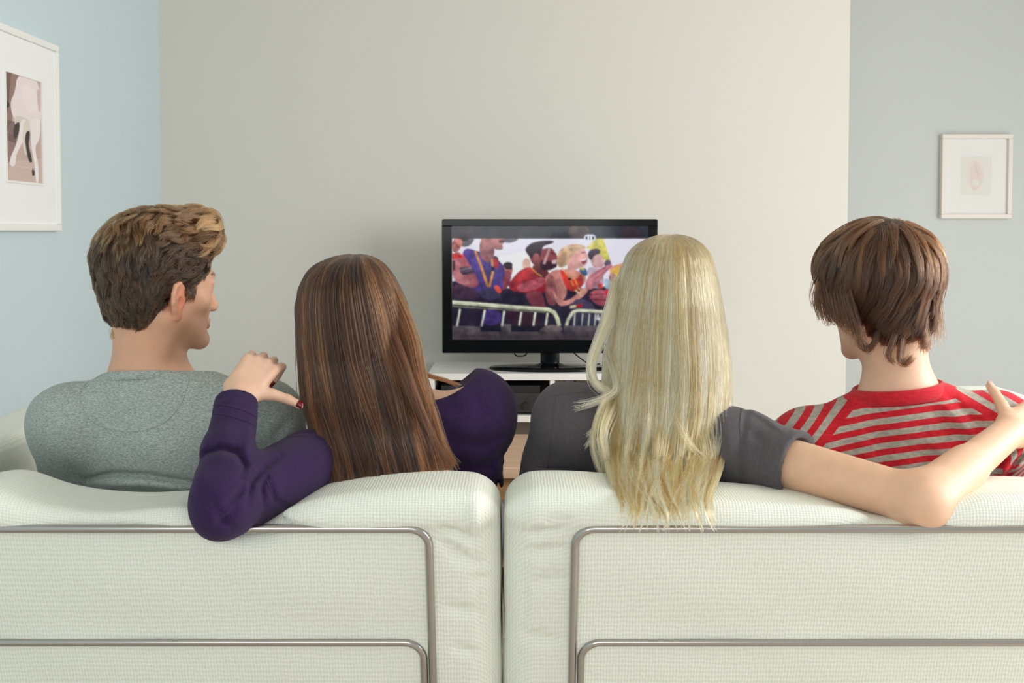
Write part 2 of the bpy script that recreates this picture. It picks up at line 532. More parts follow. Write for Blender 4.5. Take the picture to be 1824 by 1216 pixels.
# ------------------------------------------------------------------ television
D_TV = 5.0
def make_tv():
    d = D_TV
    a, b = P(787, 390, d), P(1171, 629, d)
    x0, x1, z1, z0 = a[0], b[0], a[2], b[2]
    base_z = P(980, 657, d)[2]
    t = thing('television', 'black flat screen television on white stand, paused on a cheering festival crowd', 'television', ((x0 + x1) / 2, d + 0.03, base_z))
    MB().box(x0, x1, d, d + 0.035, z0, z1).box(x0 + 0.1, x1 - 0.1, d + 0.03, d + 0.085, z0 + 0.06, z1 - 0.06).build('casing', M_BLACK, t, bevel=0.006, seg=3)
    s0, s1 = P(805.5, 402.5, d), P(1153, 604.5, d)
    fr = MB()
    for (xa, xb, za, zb) in ((x0 + .002, x1 - .002, s0[2], z1 - .002), (x0 + .002, x1 - .002, z0 + .002, s1[2]), (x0 + .002, s0[0], s1[2], s0[2]), (s1[0], x1 - .002, s1[2], s0[2])):
        fr.box(xa, xb, d - 0.008, d + 0.004, za, zb)
    fr.build('bezel', M_BLACK, t, bevel=0.002)
    c = Canvas(106, 1564, 93, 945, 350, 205, (226, 226, 236))
    # sky, flag, tents
    c.poly([(100, 90), (1580, 90), (1580, 188), (100, 188)], (40, 46, 52))
    c.poly([(100, 188), (1580, 188), (1580, 460), (100, 460)], (232, 230, 242))
    c.poly([(420, 330), (700, 270), (1000, 300), (1000, 470), (420, 470)], (240, 240, 240))
    c.poly([(1105, 255), (1165, 188), (1232, 188), (1288, 362), (1240, 352), (1180, 300)], (222, 214, 96))
    c.poly([(1232, 188), (1290, 365), (1280, 365), (1222, 188)], (236, 186, 92))
    c.poly([(1280, 400), (1400, 360), (1580, 330), (1580, 520), (1280, 520)], (228, 152, 132))
    c.poly([(1280, 430), (1350, 380), (1370, 470), (1290, 480)], (236, 190, 80))
    c.ell(660, 380, 30, 45, (222, 180, 160))
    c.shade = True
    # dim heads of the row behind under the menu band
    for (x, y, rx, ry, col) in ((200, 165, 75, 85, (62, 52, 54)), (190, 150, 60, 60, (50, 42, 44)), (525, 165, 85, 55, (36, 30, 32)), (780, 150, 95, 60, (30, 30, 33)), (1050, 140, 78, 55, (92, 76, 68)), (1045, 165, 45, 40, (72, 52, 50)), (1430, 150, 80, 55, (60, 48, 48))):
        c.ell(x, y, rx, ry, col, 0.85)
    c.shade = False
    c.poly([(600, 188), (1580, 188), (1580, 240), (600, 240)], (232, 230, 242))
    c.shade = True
    c.poly([(1232, 188), (1290, 365), (1200, 330), (1130, 240), (1165, 188)], (222, 214, 96))
    # dark crowd bodies
    c.smooth_poly([(20, 480), (300, 540), (520, 560), (700, 560), (980, 560), (1180, 560), (1330, 520), (1580, 500), (1650, 880), (1650, 960), (20, 960)], (44, 38, 50))
    # far small faces between
    c.ell(520, 420, 38, 56, (196, 120, 112)); c.ell(522, 385, 36, 22, (66, 50, 52)); c.poly([(500, 398), (555, 398), (555, 418), (505, 418)], (40, 34, 40))
    c.smooth_poly([(470, 440), (540, 420), (550, 480), (520, 560), (460, 580)], (150, 70, 80))
    c.ell(425, 345, 26, 26, (60, 52, 66))
    # first man: violet shirt, lanyard, raised arm with a red wristband
    c.smooth_poly([(170, 250), (300, 280), (420, 330), (490, 380), (505, 470), (470, 600), (300, 620), (180, 560)], (86, 70, 142))
    c.smooth_poly([(250, 290), (330, 300), (340, 420), (300, 560), (240, 480)], (98, 82, 158), 0.8)
    c.smooth_poly([(310, 188), (400, 188), (430, 300), (380, 380), (310, 330)], (176, 112, 112))
    c.smooth_poly([(345, 410), (410, 420), (400, 520), (370, 560)], (70, 60, 110))
    c.poly([(318, 188), (500, 188), (497, 215), (480, 232), (486, 262), (440, 272), (380, 250), (330, 240)], (186, 120, 116))
    c.poly([(452, 200), (500, 196), (494, 218), (456, 222)], (72, 34, 40))
    c.smooth_poly([(440, 268), (490, 258), (470, 274)], (120, 70, 74))
    c.line([(278, 280), (325, 400), (372, 548)], 17, (222, 148, 58)); c.line([(402, 340), (412, 430), (385, 548)], 15, (226, 158, 66))
    c.poly([(400, 395), (420, 395), (420, 430), (400, 430)], (40, 34, 50))
    c.smooth_poly([(405, 330), (450, 340), (456, 400), (430, 420)], (206, 62, 68))
    c.smooth_poly([(106, 188), (185, 188), (180, 240), (150, 290), (106, 290)], (216, 134, 122))
    c.line([(106, 230), (130, 220), (160, 260)], 10, (150, 84, 84))
    c.smooth_poly([(106, 290), (180, 290), (250, 400), (300, 500), (305, 540), (250, 560), (106, 500)], (180, 104, 112))
    c.smooth_poly([(106, 340), (150, 340), (200, 460), (270, 540), (106, 520)], (206, 134, 136), 0.7)
    c.poly([(106, 298), (190, 306), (200, 336), (106, 338)], (236, 74, 68)); c.poly([(150, 312), (180, 314), (180, 326), (152, 324)], (120, 30, 40))
    c.poly([(112, 350), (130, 356), (128, 430), (112, 420)], (60, 56, 60)); c.poly([(160, 400), (235, 395), (275, 430), (270, 450), (190, 462), (165, 440)], (92, 76, 96))
    c.line([(165, 425), (250, 405)], 8, (150, 130, 140)); c.line([(180, 452), (270, 432)], 8, (60, 48, 62))
    c.smooth_poly([(106, 520), (240, 550), (320, 590), (300, 640), (106, 640)], (78, 54, 72))
    c.smooth_poly([(300, 560), (420, 560), (480, 600), (440, 650), (330, 640)], (66, 62, 88))
    c.smooth_poly([(410, 545), (450, 535), (480, 585), (450, 600)], (232, 90, 72)); c.smooth_poly([(480, 470), (530, 450), (540, 520), (490, 580)], (140, 66, 76))
    # bearded man in red
    c.smooth_poly([(545, 500), (600, 430), (690, 390), (780, 450), (830, 520), (820, 600), (560, 590), (520, 540)], (176, 42, 46))
    c.smooth_poly([(600, 440), (690, 400), (720, 430), (640, 520), (580, 540)], (200, 54, 54), 0.8)
    c.smooth_poly([(690, 380), (770, 400), (840, 440), (800, 500), (740, 470)], (110, 50, 52))
    c.smooth_poly([(672, 300), (760, 270), (850, 250), (890, 320), (905, 350), (882, 372), (890, 400), (850, 416), (770, 412), (700, 380)], (140, 72, 72))
    c.smooth_poly([(780, 340), (840, 360), (890, 360), (886, 400), (830, 430), (770, 420), (755, 370)], (62, 32, 38))
    c.poly([(848, 352), (888, 345), (880, 376), (852, 376)], (226, 190, 190))
    c.smooth_poly([(645, 265), (690, 222), (770, 203), (856, 202), (866, 216), (840, 228), (790, 240), (772, 275), (762, 340), (745, 300), (715, 300), (705, 345), (670, 310)], (44, 28, 34))
    c.ell(733, 328, 24, 30, (168, 92, 90)); c.line([(832, 262), (790, 378)], 18, (206, 160, 158)); c.line([(842, 296), (884, 302)], 9, (50, 26, 32))
    c.line([(684, 396), (740, 450), (775, 470)], 7, (222, 160, 60))
    c.smooth_poly([(590, 540), (680, 500), (780, 490), (800, 520), (750, 560), (640, 590), (590, 576)], (196, 92, 104))
    c.smooth_poly([(700, 490), (790, 470), (800, 500), (770, 530)], (176, 80, 90))
    c.smooth_poly([(640, 590), (760, 570), (800, 660), (800, 740), (700, 700)], (124, 58, 66))
    c.smooth_poly([(480, 600), (600, 580), (660, 640), (640, 700), (470, 690)], (34, 30, 44))
    # blonde woman in red vest, clapping
    c.smooth_poly([(800, 470), (860, 420), (930, 420), (960, 520), (960, 620), (900, 680), (830, 620), (800, 540)], (206, 136, 126))
    c.smooth_poly([(800, 480), (850, 440), (880, 540), (900, 660), (840, 700), (800, 640)], (150, 84, 84), 0.8)
    c.smooth_poly([(920, 410), (1010, 420), (1090, 440), (1110, 500), (1060, 560), (960, 570)], (226, 156, 136))
    c.smooth_poly([(905, 415), (930, 420), (980, 490), (1040, 490), (1066, 440), (1090, 520), (1040, 590), (960, 570), (930, 500)], (226, 66, 50))
    c.line([(926, 408), (980, 480), (1010, 540)], 8, (236, 170, 70)); c.line([(1010, 460), (1040, 540)], 8, (236, 170, 70)); c.poly([(970, 478), (990, 478), (990, 502), (972, 500)], (40, 30, 30))
    c.smooth_poly([(975, 310), (1000, 280), (1080, 250), (1112, 300), (1118, 350), (1098, 396), (1050, 404), (1000, 440), (960, 420)], (236, 176, 168))
    c.smooth_poly([(1060, 346), (1110, 330), (1104, 372), (1076, 384)], (150, 56, 62)); c.poly([(1066, 346), (1106, 334), (1104, 348), (1070, 358)], (246, 236, 234))
    c.smooth_poly([(890, 300), (930, 250), (1000, 228), (1080, 232), (1110, 262), (1060, 268), (1010, 290), (990, 340), (960, 390), (900, 410), (886, 360)], (222, 186, 150))
    c.smooth_poly([(895, 320), (960, 270), (960, 330), (930, 400), (895, 390)], (178, 136, 106), 0.7); c.line([(940, 260), (1040, 244), (1090, 254)], 8, (240, 212, 176)); c.line([(1068, 294), (1098, 290)], 6, (90, 56, 56))
    # man behind and his shirt
    c.smooth_poly([(1100, 400), (1180, 400), (1230, 440), (1240, 560), (1140, 560)], (196, 176, 190))
    c.smooth_poly([(1040, 420), (1100, 400), (1120, 460), (1090, 470)], (60, 110, 150)); c.smooth_poly([(1040, 412), (1080, 398), (1100, 430)], (220, 206, 90))
    c.smooth_poly([(1130, 330), (1210, 300), (1240, 350), (1240, 390), (1200, 410), (1150, 400)], (222, 176, 176))
    c.smooth_poly([(1115, 290), (1150, 262), (1208, 266), (1212, 300), (1160, 316), (1150, 352), (1120, 340)], (70, 56, 70))
    c.ell(1265, 375, 26, 30, (90, 80, 100)); c.ell(1300, 480, 26, 34, (200, 130, 130)); c.smooth_poly([(1240, 480), (1290, 500), (1290, 570), (1240, 560)], (170, 190, 210))
    # her arms and hands
    c.smooth_poly([(850, 560), (900, 640), (960, 660), (1040, 600), (1100, 540), (1130, 570), (1060, 640), (960, 690), (890, 690)], (220, 150, 140))
    c.smooth_poly([(1090, 540), (1120, 470), (1170, 430), (1225, 400), (1296, 376), (1300, 396), (1240, 450), (1200, 520), (1130, 580)], (206, 130, 138))
    c.line([(1140, 470), (1250, 400)], 7, (160, 84, 98)); c.line([(1160, 500), (1290, 392)], 6, (170, 92, 106)); c.line([(1020, 570), (1066, 610)], 12, (226, 200, 150)); c.line([(1040, 552), (1088, 592)], 10, (196, 160, 110))
    c.smooth_poly([(1110, 600), (1200, 560), (1290, 600), (1280, 690), (1180, 690)], (176, 88, 100)); c.line([(1120, 610), (1240, 600)], 8, (110, 44, 56)); c.line([(1130, 640), (1270, 650)], 8, (120, 50, 62))
    c.smooth_poly([(1190, 520), (1230, 520), (1230, 560), (1190, 556)], (226, 70, 62)); c.poly([(1245, 570), (1280, 570), (1280, 610), (1245, 606)], (222, 48, 60))
    c.smooth_poly([(1000, 640), (1110, 640), (1180, 700), (1160, 760), (1000, 760)], (74, 66, 92))
    c.poly([(985, 690), (1030, 684), (1030, 704), (985, 710)], (230, 216, 170)); c.poly([(1032, 682), (1076, 676), (1076, 700), (1032, 706)], (196, 44, 52))
    # legs behind the barrier
    c.smooth_poly([(330, 715), (470, 720), (480, 830), (320, 840)], (70, 54, 116)); c.poly([(320, 838), (472, 838), (470, 880), (316, 880)], (26, 28, 34))
    c.poly([(540, 835), (758, 835), (760, 882), (540, 882)], (26, 28, 34)); c.poly([(106, 838), (316, 846), (316, 885), (106, 885)], (92, 84, 88))
    c.poly([(470, 826), (545, 830), (545, 885), (470, 885)], (100, 92, 94)); c.smooth_poly([(760, 870), (820, 830), (920, 840), (940, 885), (760, 885)], (112, 100, 98))
    c.poly([(940, 840), (1320, 840), (1320, 885), (940, 885)], (100, 92, 94)); c.smooth_poly([(500, 720), (660, 730), (760, 760), (760, 840), (520, 830)], (58, 32, 42))
    c.poly([(1000, 760), (1300, 750), (1300, 838), (1000, 838)], (62, 60, 80))
    # barrier
    c.line([(100, 664), (300, 678), (560, 700), (740, 712), (820, 718), (868, 740), (892, 790), (904, 840)], 27, (206, 212, 176)); c.line([(100, 656), (300, 670), (560, 692), (740, 704), (820, 710)], 9, (238, 240, 216)); c.line([(100, 692), (560, 724), (800, 738)], 7, (140, 140, 116))
    for (xa, ya, xb, yb) in ((165, 715, 142, 843), (350, 722, 325, 843), (495, 728, 478, 840), (623, 735, 606, 838), (727, 738, 711, 838), (818, 742, 804, 838)):
        c.line([(xa, ya), (xb, yb)], 13, (222, 226, 210))
    c.line([(958, 838), (972, 790), (1004, 740), (1040, 724), (1150, 730), (1300, 742)], 22, (214, 218, 190)); c.line([(1010, 730), (1150, 722), (1300, 734)], 7, (238, 240, 222))
    for x in (1022, 1080, 1130, 1176, 1222, 1262):
        c.line([(x, 748), (x - 8, 838)], 8, (206, 210, 200))
    c.line([(1196, 752), (1186, 790), (1210, 790)], 8, (230, 230, 230)); c.line([(1204, 770), (1202, 806)], 8, (230, 230, 230)); c.ell(1230, 808, 24, 30, (60, 54, 60))
    # dim band at the bottom, and the pause sign
    c.shade = False
    c.poly([(100, 884), (1580, 884), (1580, 950), (100, 950)], (78, 70, 70)); c.poly([(100, 905), (1580, 905), (1580, 950), (100, 950)], (68, 60, 60))
    c.smooth_poly([(1088, 175), (1100, 158), (1162, 158), (1174, 175), (1174, 190), (1162, 204), (1100, 204), (1088, 190)], (226, 232, 246))
    c.smooth_poly([(1098, 178), (1106, 168), (1156, 168), (1164, 178), (1164, 188), (1156, 197), (1106, 197), (1098, 188)], (44, 52, 92))
    c.poly([(1114, 168), (1127, 168), (1127, 197), (1114, 197)], (240, 244, 250)); c.poly([(1135, 168), (1148, 168), (1148, 197), (1135, 197)], (240, 244, 250))
    im = c.done(3)
    rg = np.random.default_rng(4)
    def grain(n):
        g = rg.normal(0, 1, (205 // n + 3, 350 // n + 3)); g = np.kron(g, np.ones((n, n)))
        for _ in range(n):
            g = (np.roll(g, 1, 0) + np.roll(g, -1, 0) + np.roll(g, 1, 1) + np.roll(g, -1, 1) + g) / 5
        return g[:205, :350]
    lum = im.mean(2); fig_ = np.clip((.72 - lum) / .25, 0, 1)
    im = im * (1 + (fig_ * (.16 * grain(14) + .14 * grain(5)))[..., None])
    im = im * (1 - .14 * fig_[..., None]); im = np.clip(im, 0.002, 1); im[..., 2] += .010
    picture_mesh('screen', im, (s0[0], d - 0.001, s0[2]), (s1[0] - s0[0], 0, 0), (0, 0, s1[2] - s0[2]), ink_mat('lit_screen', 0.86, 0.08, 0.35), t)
    # pedestal
    xc = P(980, 640, d)[0]
    st = MB().lathe((xc, d + 0.03, base_z), [(0.036, 0.004), (0.036, z0 - base_z + 0.03)], 24, 1.0, 0.6)
    st.build('neck', M_BLACK, t, smooth=False, bevel=0.002)
    rx = (P(1088, 650, d)[0] - P(870, 650, d)[0]) / 2
    MB().lathe((xc, d + 0.0, base_z), [(rx * 0.98, 0.0), (rx, 0.004), (rx * 0.985, 0.009), (rx * 0.6, 0.012), (0.06, 0.014), (0.04, 0.022)], 64, 1.0, 0.52).build('base', M_BLACK, t, smooth=True)
    return t
make_tv()

# ------------------------------------------------------------------ white stand with receiver, cables
D_ST = 4.84
def make_stand():
    d = D_ST
    x0, x1 = P(762, 660, d)[0], P(1202, 660, d)[0]
    zt = P(980, 657, D_TV)[2] - 0.0005
    back = d + 0.44
    zb1, zb0 = P(980, 740, d)[2], P(980, 752, d)[2]
    t = thing('tv_stand', 'low white open shelf stand under the television', 'tv stand', ((x0 + x1) / 2, (d + back) / 2, 0))
    th = 0.024
    MB().box(x0, x1, d, back, zt - th, zt).build('top_board', M_WHITE, t, bevel=0.002)
    MB().box(x0 + th, x1 - th, d + 0.004, back - 0.012, zb0, zb1).build('shelf', M_WHITE, t, bevel=0.002)
    MB().box(x0 + th, x1 - th, d + 0.004, back - 0.012, 0.06, 0.085).build('shelf', M_WHITE, t, bevel=0.002)
    MB().box(x0, x0 + th, d, back, 0.0, zt - th).build('side_panel', M_WHITE, t, bevel=0.002)
    MB().box(x1 - th, x1, d, back, 0.0, zt - th).build('side_panel', M_WHITE, t, bevel=0.002)
    xd = P(984, 700, d)[0]
    MB().box(xd - 0.009, xd + 0.009, d + 0.004, back - 0.012, zb1, zt - th).build('divider', M_WHITE, t, bevel=0.001)
    MB().box(x0 + th, x1 - th, back - 0.012, back, 0.0, zt - th).build('back_panel', M_BACK, t)
    # receiver
    rx1 = P(962, 700, d + 0.03)[0]; rx0 = rx1 - 0.36
    rz1 = P(930, 687, d + 0.03)[2]
    r = thing('receiver', 'black audio receiver with round knobs on the left shelf of white stand', 'receiver', ((rx0 + rx1) / 2, d + 0.16, zb1))
    MB().box(rx0, rx1, d + 0.035, d + 0.30, zb1 + 0.006, rz1).build('case', M_BLACKM, r, bevel=0.003)
    MB().box(rx0 + 0.002, rx1 - 0.002, d + 0.027, d + 0.036, zb1 + 0.008, rz1 - 0.026).build('front_panel', plain('dark_grey_panel', (0.03, 0.031, 0.032), 0.35), r, bevel=0.002)
    for (px, py, rad) in ((937, 722, 0.014), (912, 726, 0.006), (906, 735, 0.004)):
        q = P(px, py, d + 0.026)
        V = []
        prof = [(rad, 0), (rad, -0.012), (rad * 0.9, -0.015), (0.0008, -0.015)]
        m = MB()
        n = 20
        for (rr, yy) in prof:
            for k in range(n):
                V.append((q[0] + rr * math.cos(2 * PI * k / n), q[1] + yy, q[2] + rr * math.sin(2 * PI * k / n)))
        Fq = [(i * n + k, i * n + (k + 1) % n, (i + 1) * n + (k + 1) % n, (i + 1) * n + k) for i in range(3) for k in range(n)]
        m.add(V, Fq).build('knob', plain('knob_black', (0.02, 0.02, 0.021), 0.3), r)
    for sx in (rx0 + 0.03, rx1 - 0.03):
        for sy in (d + 0.06, d + 0.27):
            MB().lathe((sx, sy, zb1), [(0.012, 0), (0.012, 0.007)], 12).build('foot', M_BLACKM, r)
    # cables: two hang in the right compartment, one runs over the top board behind the set
    def cable(pts, label, rad=0.004):
        pts = [np.array(p) for p in pts]
        out = []
        for i in range(len(pts) - 1):
            p0, p1, p2, p3 = pts[max(i - 1, 0)], pts[i], pts[i + 1], pts[min(i + 2, len(pts) - 1)]
            for u in np.linspace(0, 1, 7)[:-1]:
                out.append(0.5 * (2 * p1 + (p2 - p0) * u + (2 * p0 - 5 * p1 + 4 * p2 - p3) * u * u + (3 * p1 - p0 - 3 * p2 + p3) * u ** 3))
        out.append(pts[-1])
        o = MB().tube(out, rad, 8).build('cable', M_CABLE, None, smooth=True)
        o['label'] = label; o['category'] = 'cable'; o['group'] = 'television cables'
    dk = back - 0.03
    cable([P(1004, 660, dk), P(1006, 684, dk), P(1008, 700, dk), P(1010, 722, dk)], 'straight black cable hanging down just right of the stand divider')
    cable([P(1040, 672, dk), P(1028, 674, dk), P(1022, 684, dk), P(1024, 696, dk), P(1032, 715, dk)], 'curved black cable bending like a hook in the right compartment of the stand', 0.005)
    dz = D_TV + 0.11
    zz = zt + 0.004
    cable([P(1022, 628, dz), P(1034, 638, dz), P(1046, 646, dz), (P(1056, 650, dz)[0], dz + .02, zz), (P(1070, 650, dz)[0], dz + .05, zz)], 'thin black cable running down behind the screen right of its neck', 0.0025)
    cable([P(914, 622, dz), P(918, 632, dz), P(926, 634, dz), P(936, 632, dz), P(942, 622, dz)], 'thin black cable looping below the screen left of its neck', 0.0025)
make_stand()

# ------------------------------------------------------------------ coffee table
def make_table():
    zt = 0.44
    yf = 2400 * (CAM_Z - zt) / (835 - 412.0)
    yb = 2400 * (CAM_Z - zt) / (757 - 412.0)
    yb = min(yb, D_ST - 0.01)
    x0, x1 = -0.42, 0.55
    t = thing('coffee_table', 'light oak coffee table in front of the white stand', 'table', ((x0 + x1) / 2, (yf + yb) / 2, 0))
    MB().box(x0, x1, yf, yb, zt - 0.035, zt).build('tabletop', M_OAK, t, bevel=0.003)
    MB().box(x0 + .06, x1 - .06, yf + .03, yf + .05, zt - 0.11, zt - .035).build('apron', M_OAKD, t, bevel=0.002)
    MB().box(x0 + .06, x1 - .06, yb - .05, yb - .03, zt - 0.11, zt - .035).build('apron', M_OAKD, t, bevel=0.002)
    for x in (x0 + 0.02, x1 - 0.08):
        for y in (yf + 0.02, yb - 0.08):
            MB().box(x, x + .06, y, y + .06, 0, zt - .035).build('leg', M_OAKD, t, bevel=0.003)
    MB().box(x0 + .03, x1 - .03, yf + 0.03, yb - 0.03, 0.12, 0.14).build('lower_shelf', M_OAKD, t, bevel=0.002)
make_table()

# ------------------------------------------------------------------ pictures on the walls
def framed_left():
    X = XL
    # the picture hangs flat on the left wall: distances where the wall is seen at columns 107 and, beyond the frame, further towards the camera
    dist = lambda px, out=0.012: F_PX * (X + out) / (px - CX)
    y1 = dist(107.5)
    z0, z1 = P(107, 411.5, y1)[2], P(103, 82, y1)[2]
    ya, yb = dist(77.5, 0.0125), dist(15, 0.0125)              # print
    wprint = ya - yb
    y0 = yb - (y1 - ya) - 0.09
    t = thing('framed_picture', 'large white framed picture of pale horse legs on the blue wall', 'picture', (X, (y0 + y1) / 2, z0))
    fw, dp = 0.020, 0.020
    fr = MB()
    fr.box(X, X + dp, y0, y1, z1 - fw, z1).box(X, X + dp, y0, y1, z0, z0 + fw).box(X, X + dp, y0, y0 + fw, z0 + fw, z1 - fw).box(X, X + dp, y1 - fw, y1, z0 + fw, z1 - fw)
    fr.build('frame', M_WHITEP, t, bevel=0.003)
    MB().box(X + 0.004, X + 0.012, y0 + fw, y1 - fw, z0 + fw, z1 - fw).build('mount', plain('mount_card', srgb(240, 240, 240), 0.8), t)
    zt = P(15, 127, yb)[2]; zb = P(77, 327, ya)[2]
    wn = MB(); w = 0.006
    wn.box(X + .012, X + .016, yb - w, ya + w, zt, zt + w).box(X + .012, X + .016, yb - w, ya + w, zb - w, zb).box(X + .012, X + .016, yb - w, yb, zb, zt).box(X + .012, X + .016, ya, ya + w, zb, zt)
    wn.build('mount_bevel', M_WHITEP, t)
    # the print in the coordinates of the enlarged photograph of it, 0..235 across, 0..760 down
    c = Canvas(0, 230, 0, 745, 116, 340, (196, 172, 164), 2)
    c.poly([(0, 0), (90, 0), (60, 140), (40, 330), (0, 420)], (150, 120, 112)); c.poly([(0, 0), (40, 0), (20, 260), (0, 300)], (110, 86, 80), .8)
    c.poly([(0, 420), (90, 430), (60, 560), (0, 640)], (128, 100, 94), .8); c.poly([(0, 330), (70, 330), (60, 480), (0, 470)], (104, 82, 78), .8)
    c.poly([(60, 600), (230, 560), (230, 745), (0, 745), (0, 690)], (206, 184, 174), .8)
    c.smooth_poly([(80, -20), (230, -20), (230, 320), (200, 330), (120, 320), (70, 330), (40, 290), (30, 200), (60, 130)], (236, 222, 222))
    c.smooth_poly([(100, 40), (200, 60), (215, 240), (120, 230)], (242, 230, 230), .8); c.smooth_poly([(200, 50), (230, 60), (230, 220), (212, 220)], (196, 164, 158), .7)
    c.smooth_poly([(0, 200), (26, 205), (26, 240), (0, 250)], (50, 42, 44))
    c.smooth_poly([(60, 280), (150, 290), (150, 380), (90, 420), (50, 330)], (214, 206, 194))
    c.smooth_poly([(60, 340), (90, 320), (80, 420), (50, 460), (44, 400)], (62, 50, 50))
    c.smooth_poly([(96, 300), (140, 300), (120, 420), (84, 510), (60, 560), (56, 640), (24, 650), (22, 590), (60, 500), (84, 400)], (238, 228, 226))
    c.smooth_poly([(116, 300), (158, 300), (150, 400), (130, 420), (112, 440), (130, 560), (112, 540), (100, 430)], (222, 212, 200))
    c.smooth_poly([(130, 380), (152, 370), (150, 430), (140, 470), (160, 560), (166, 600), (140, 600), (126, 500), (118, 430)], (58, 46, 46))
    c.smooth_poly([(150, 290), (226, 260), (220, 420), (186, 470), (190, 540), (206, 600), (206, 745), (186, 745), (182, 610), (160, 500), (158, 400)], (240, 230, 230))
    c.smooth_poly([(160, 640), (178, 640), (180, 690), (162, 700)], (52, 44, 44)); c.line([(60, 640), (130, 640), (180, 650)], 5, (222, 204, 196), .8)
    o = picture_mesh('print', c.done(1), (X + 0.0125, yb, zt), (0, ya - yb, 0), (0, 0, zb - zt), ink_mat('printed_paper', 0, 0.6), t)
framed_left()

def framed_right():
    d = D_REC
    a, b = P(1674.5, 240, d), P(1797, 389, d)
    x0, x1, z1, z0 = a[0], b[0], a[2], b[2]
    t = thing('framed_picture', 'small white framed faint sketch on the grey recess wall', 'picture', ((x0 + x1) / 2, d, z0))
    fw, dp = 0.02, 0.04
    fr = MB()
    fr.box(x0, x1, d - dp, d, z1 - fw, z1).box(x0, x1, d - dp, d, z0, z0 + fw).box(x0, x0 + fw, d - dp, d, z0 + fw, z1 - fw).box(x1 - fw, x1, d - dp, d, z0 + fw, z1 - fw)
    fr.build('frame', plain('cream_paint', srgb(236, 230, 222), 0.6), t, bevel=0.003)
    MB().box(x0 + fw, x1 - fw, d - 0.02, d - 0.004, z0 + fw, z1 - fw).build('mount', plain('pale_card', srgb(233, 233, 230), 0.8), t)
    c = Canvas(0, 1, 0, 1, 70, 84, (226, 225, 218), 2)
    c.ell(.45, .45, .3, .36, (228, 220, 216)); c.smooth_poly([(.3, .3), (.45, .1), (.6, .2), (.7, .5), (.6, .85), (.35, .9), (.28, .6)], (226, 210, 206))
    c.ell(.48, .68, .12, .09, (226, 224, 216)); c.line([(.45, .2), (.52, .4), (.55, .5)], .03, (208, 196, 192), .7); c.line([(.68, .35), (.72, .55), (.62, .75)], .02, (216, 206, 190), .7)
    w, h = x1 - x0, z1 - z0
    picture_mesh('print', c.done(2), (x0 + w * .29, d - 0.0206, z1 - h * .26), (w * .43, 0, 0), (0, 0, -h * .46), ink_mat('sketch_paper', 0, 0.7), t)
framed_right()

# ------------------------------------------------------------------ sofas
LEAN = math.radians(21)
SO = np.array([0.0, 2.10, 0.705])                      # a point on the rear face, on the upper tube
SV = np.array([0, -math.sin(LEAN), math.cos(LEAN)])    # up along the back
SN = np.array([0, -math.cos(LEAN), -math.sin(LEAN)])   # out of the rear face

def sofa_pt(u, v, n):
    return SO + np.array([u, 0, 0]) + v * SV + n * SN

def gaus(x, c, w):
    return np.exp(-((x - c) / w) ** 2)

def sofa_back_sdf(x0, x1, crest, folds, bulge):
    """upholstered back: slab with a soft roll along its top that swells out over the tube"""
    def fn(p):
        q = p - f3(SO)
        u = p[:, 0]; v = q @ f3(SV); n = q @ f3(SN)
        loc = np.stack([u, v - (crest(u) + np.clip(n, -.25, .03) * 0.38) * sstep(-0.30, -0.12, v), n], -1)
        cx, hx = (x0 + x1) / 2, (x1 - x0) / 2
        slab = d_box(loc, (cx, -0.2375, -0.115), (hx, 0.2925, 0.115), 0.054)
        # swelling of the top roll over the rear face
        roll = sstep(-0.017, 0.018, v) * (1 - sstep(0.03, 0.085, v)) * 0.014 * bulge(u)
        inset = sstep(0, 0.03, np.minimum(u - x0, x1 - u) - 0.10)
        panel = 0.004 * np.cos(np.clip((v + 0.09) / 0.09, -1, 1) * PI / 2) * inset * (v < 0)
        low = 0.004 * np.cos(np.clip((v + 0.30) / 0.10, -1, 1) * PI / 2) * inset * (v < -.2)
        rear = sstep(-0.06, -0.01, n)
        d = slab - (roll + panel + low) * rear
        for (ua, va, ub, vb, w, a) in folds:
            pa = np.stack([u - ua, v - va], -1); ba = f3([ub - ua, vb - va])
            h = np.clip(pa @ ba / float(ba @ ba), 0, 1)
            dist = np.linalg.norm(pa - h[:, None] * ba, axis=1)
            d = d + 1.9 * a * np.exp(-(dist / w) ** 2) * rear * np.sin(PI * np.clip(h, 0.02, 0.98)) 
        wob = 0.0012 * np.sin(u * 21 + v * 9) * np.sin(v * 26 + 1.3) + 0.0016 * np.sin(u * 9 + 1) * np.sin(v * 14)
        return d - wob
    return fn

def tube_path(xs, vt, r, side, vb=-0.50, xfar=None, n=0.004):
    """along the top from xfar, round the corner at xs and down; side = +1 if the corner is at the right"""
    pts = [sofa_pt(x, vt, n) for x in np.linspace(xfar, xs - side * r, 24)]
    for a in np.linspace(0, PI / 2, 9)[1:]:
        pts.append(sofa_pt(xs - side * r + side * r * math.sin(a), vt - r + r * math.cos(a), n))
    for v in np.linspace(vt - r, vb, 10)[1:]:
        pts.append(sofa_pt(xs, v, n))
    return pts

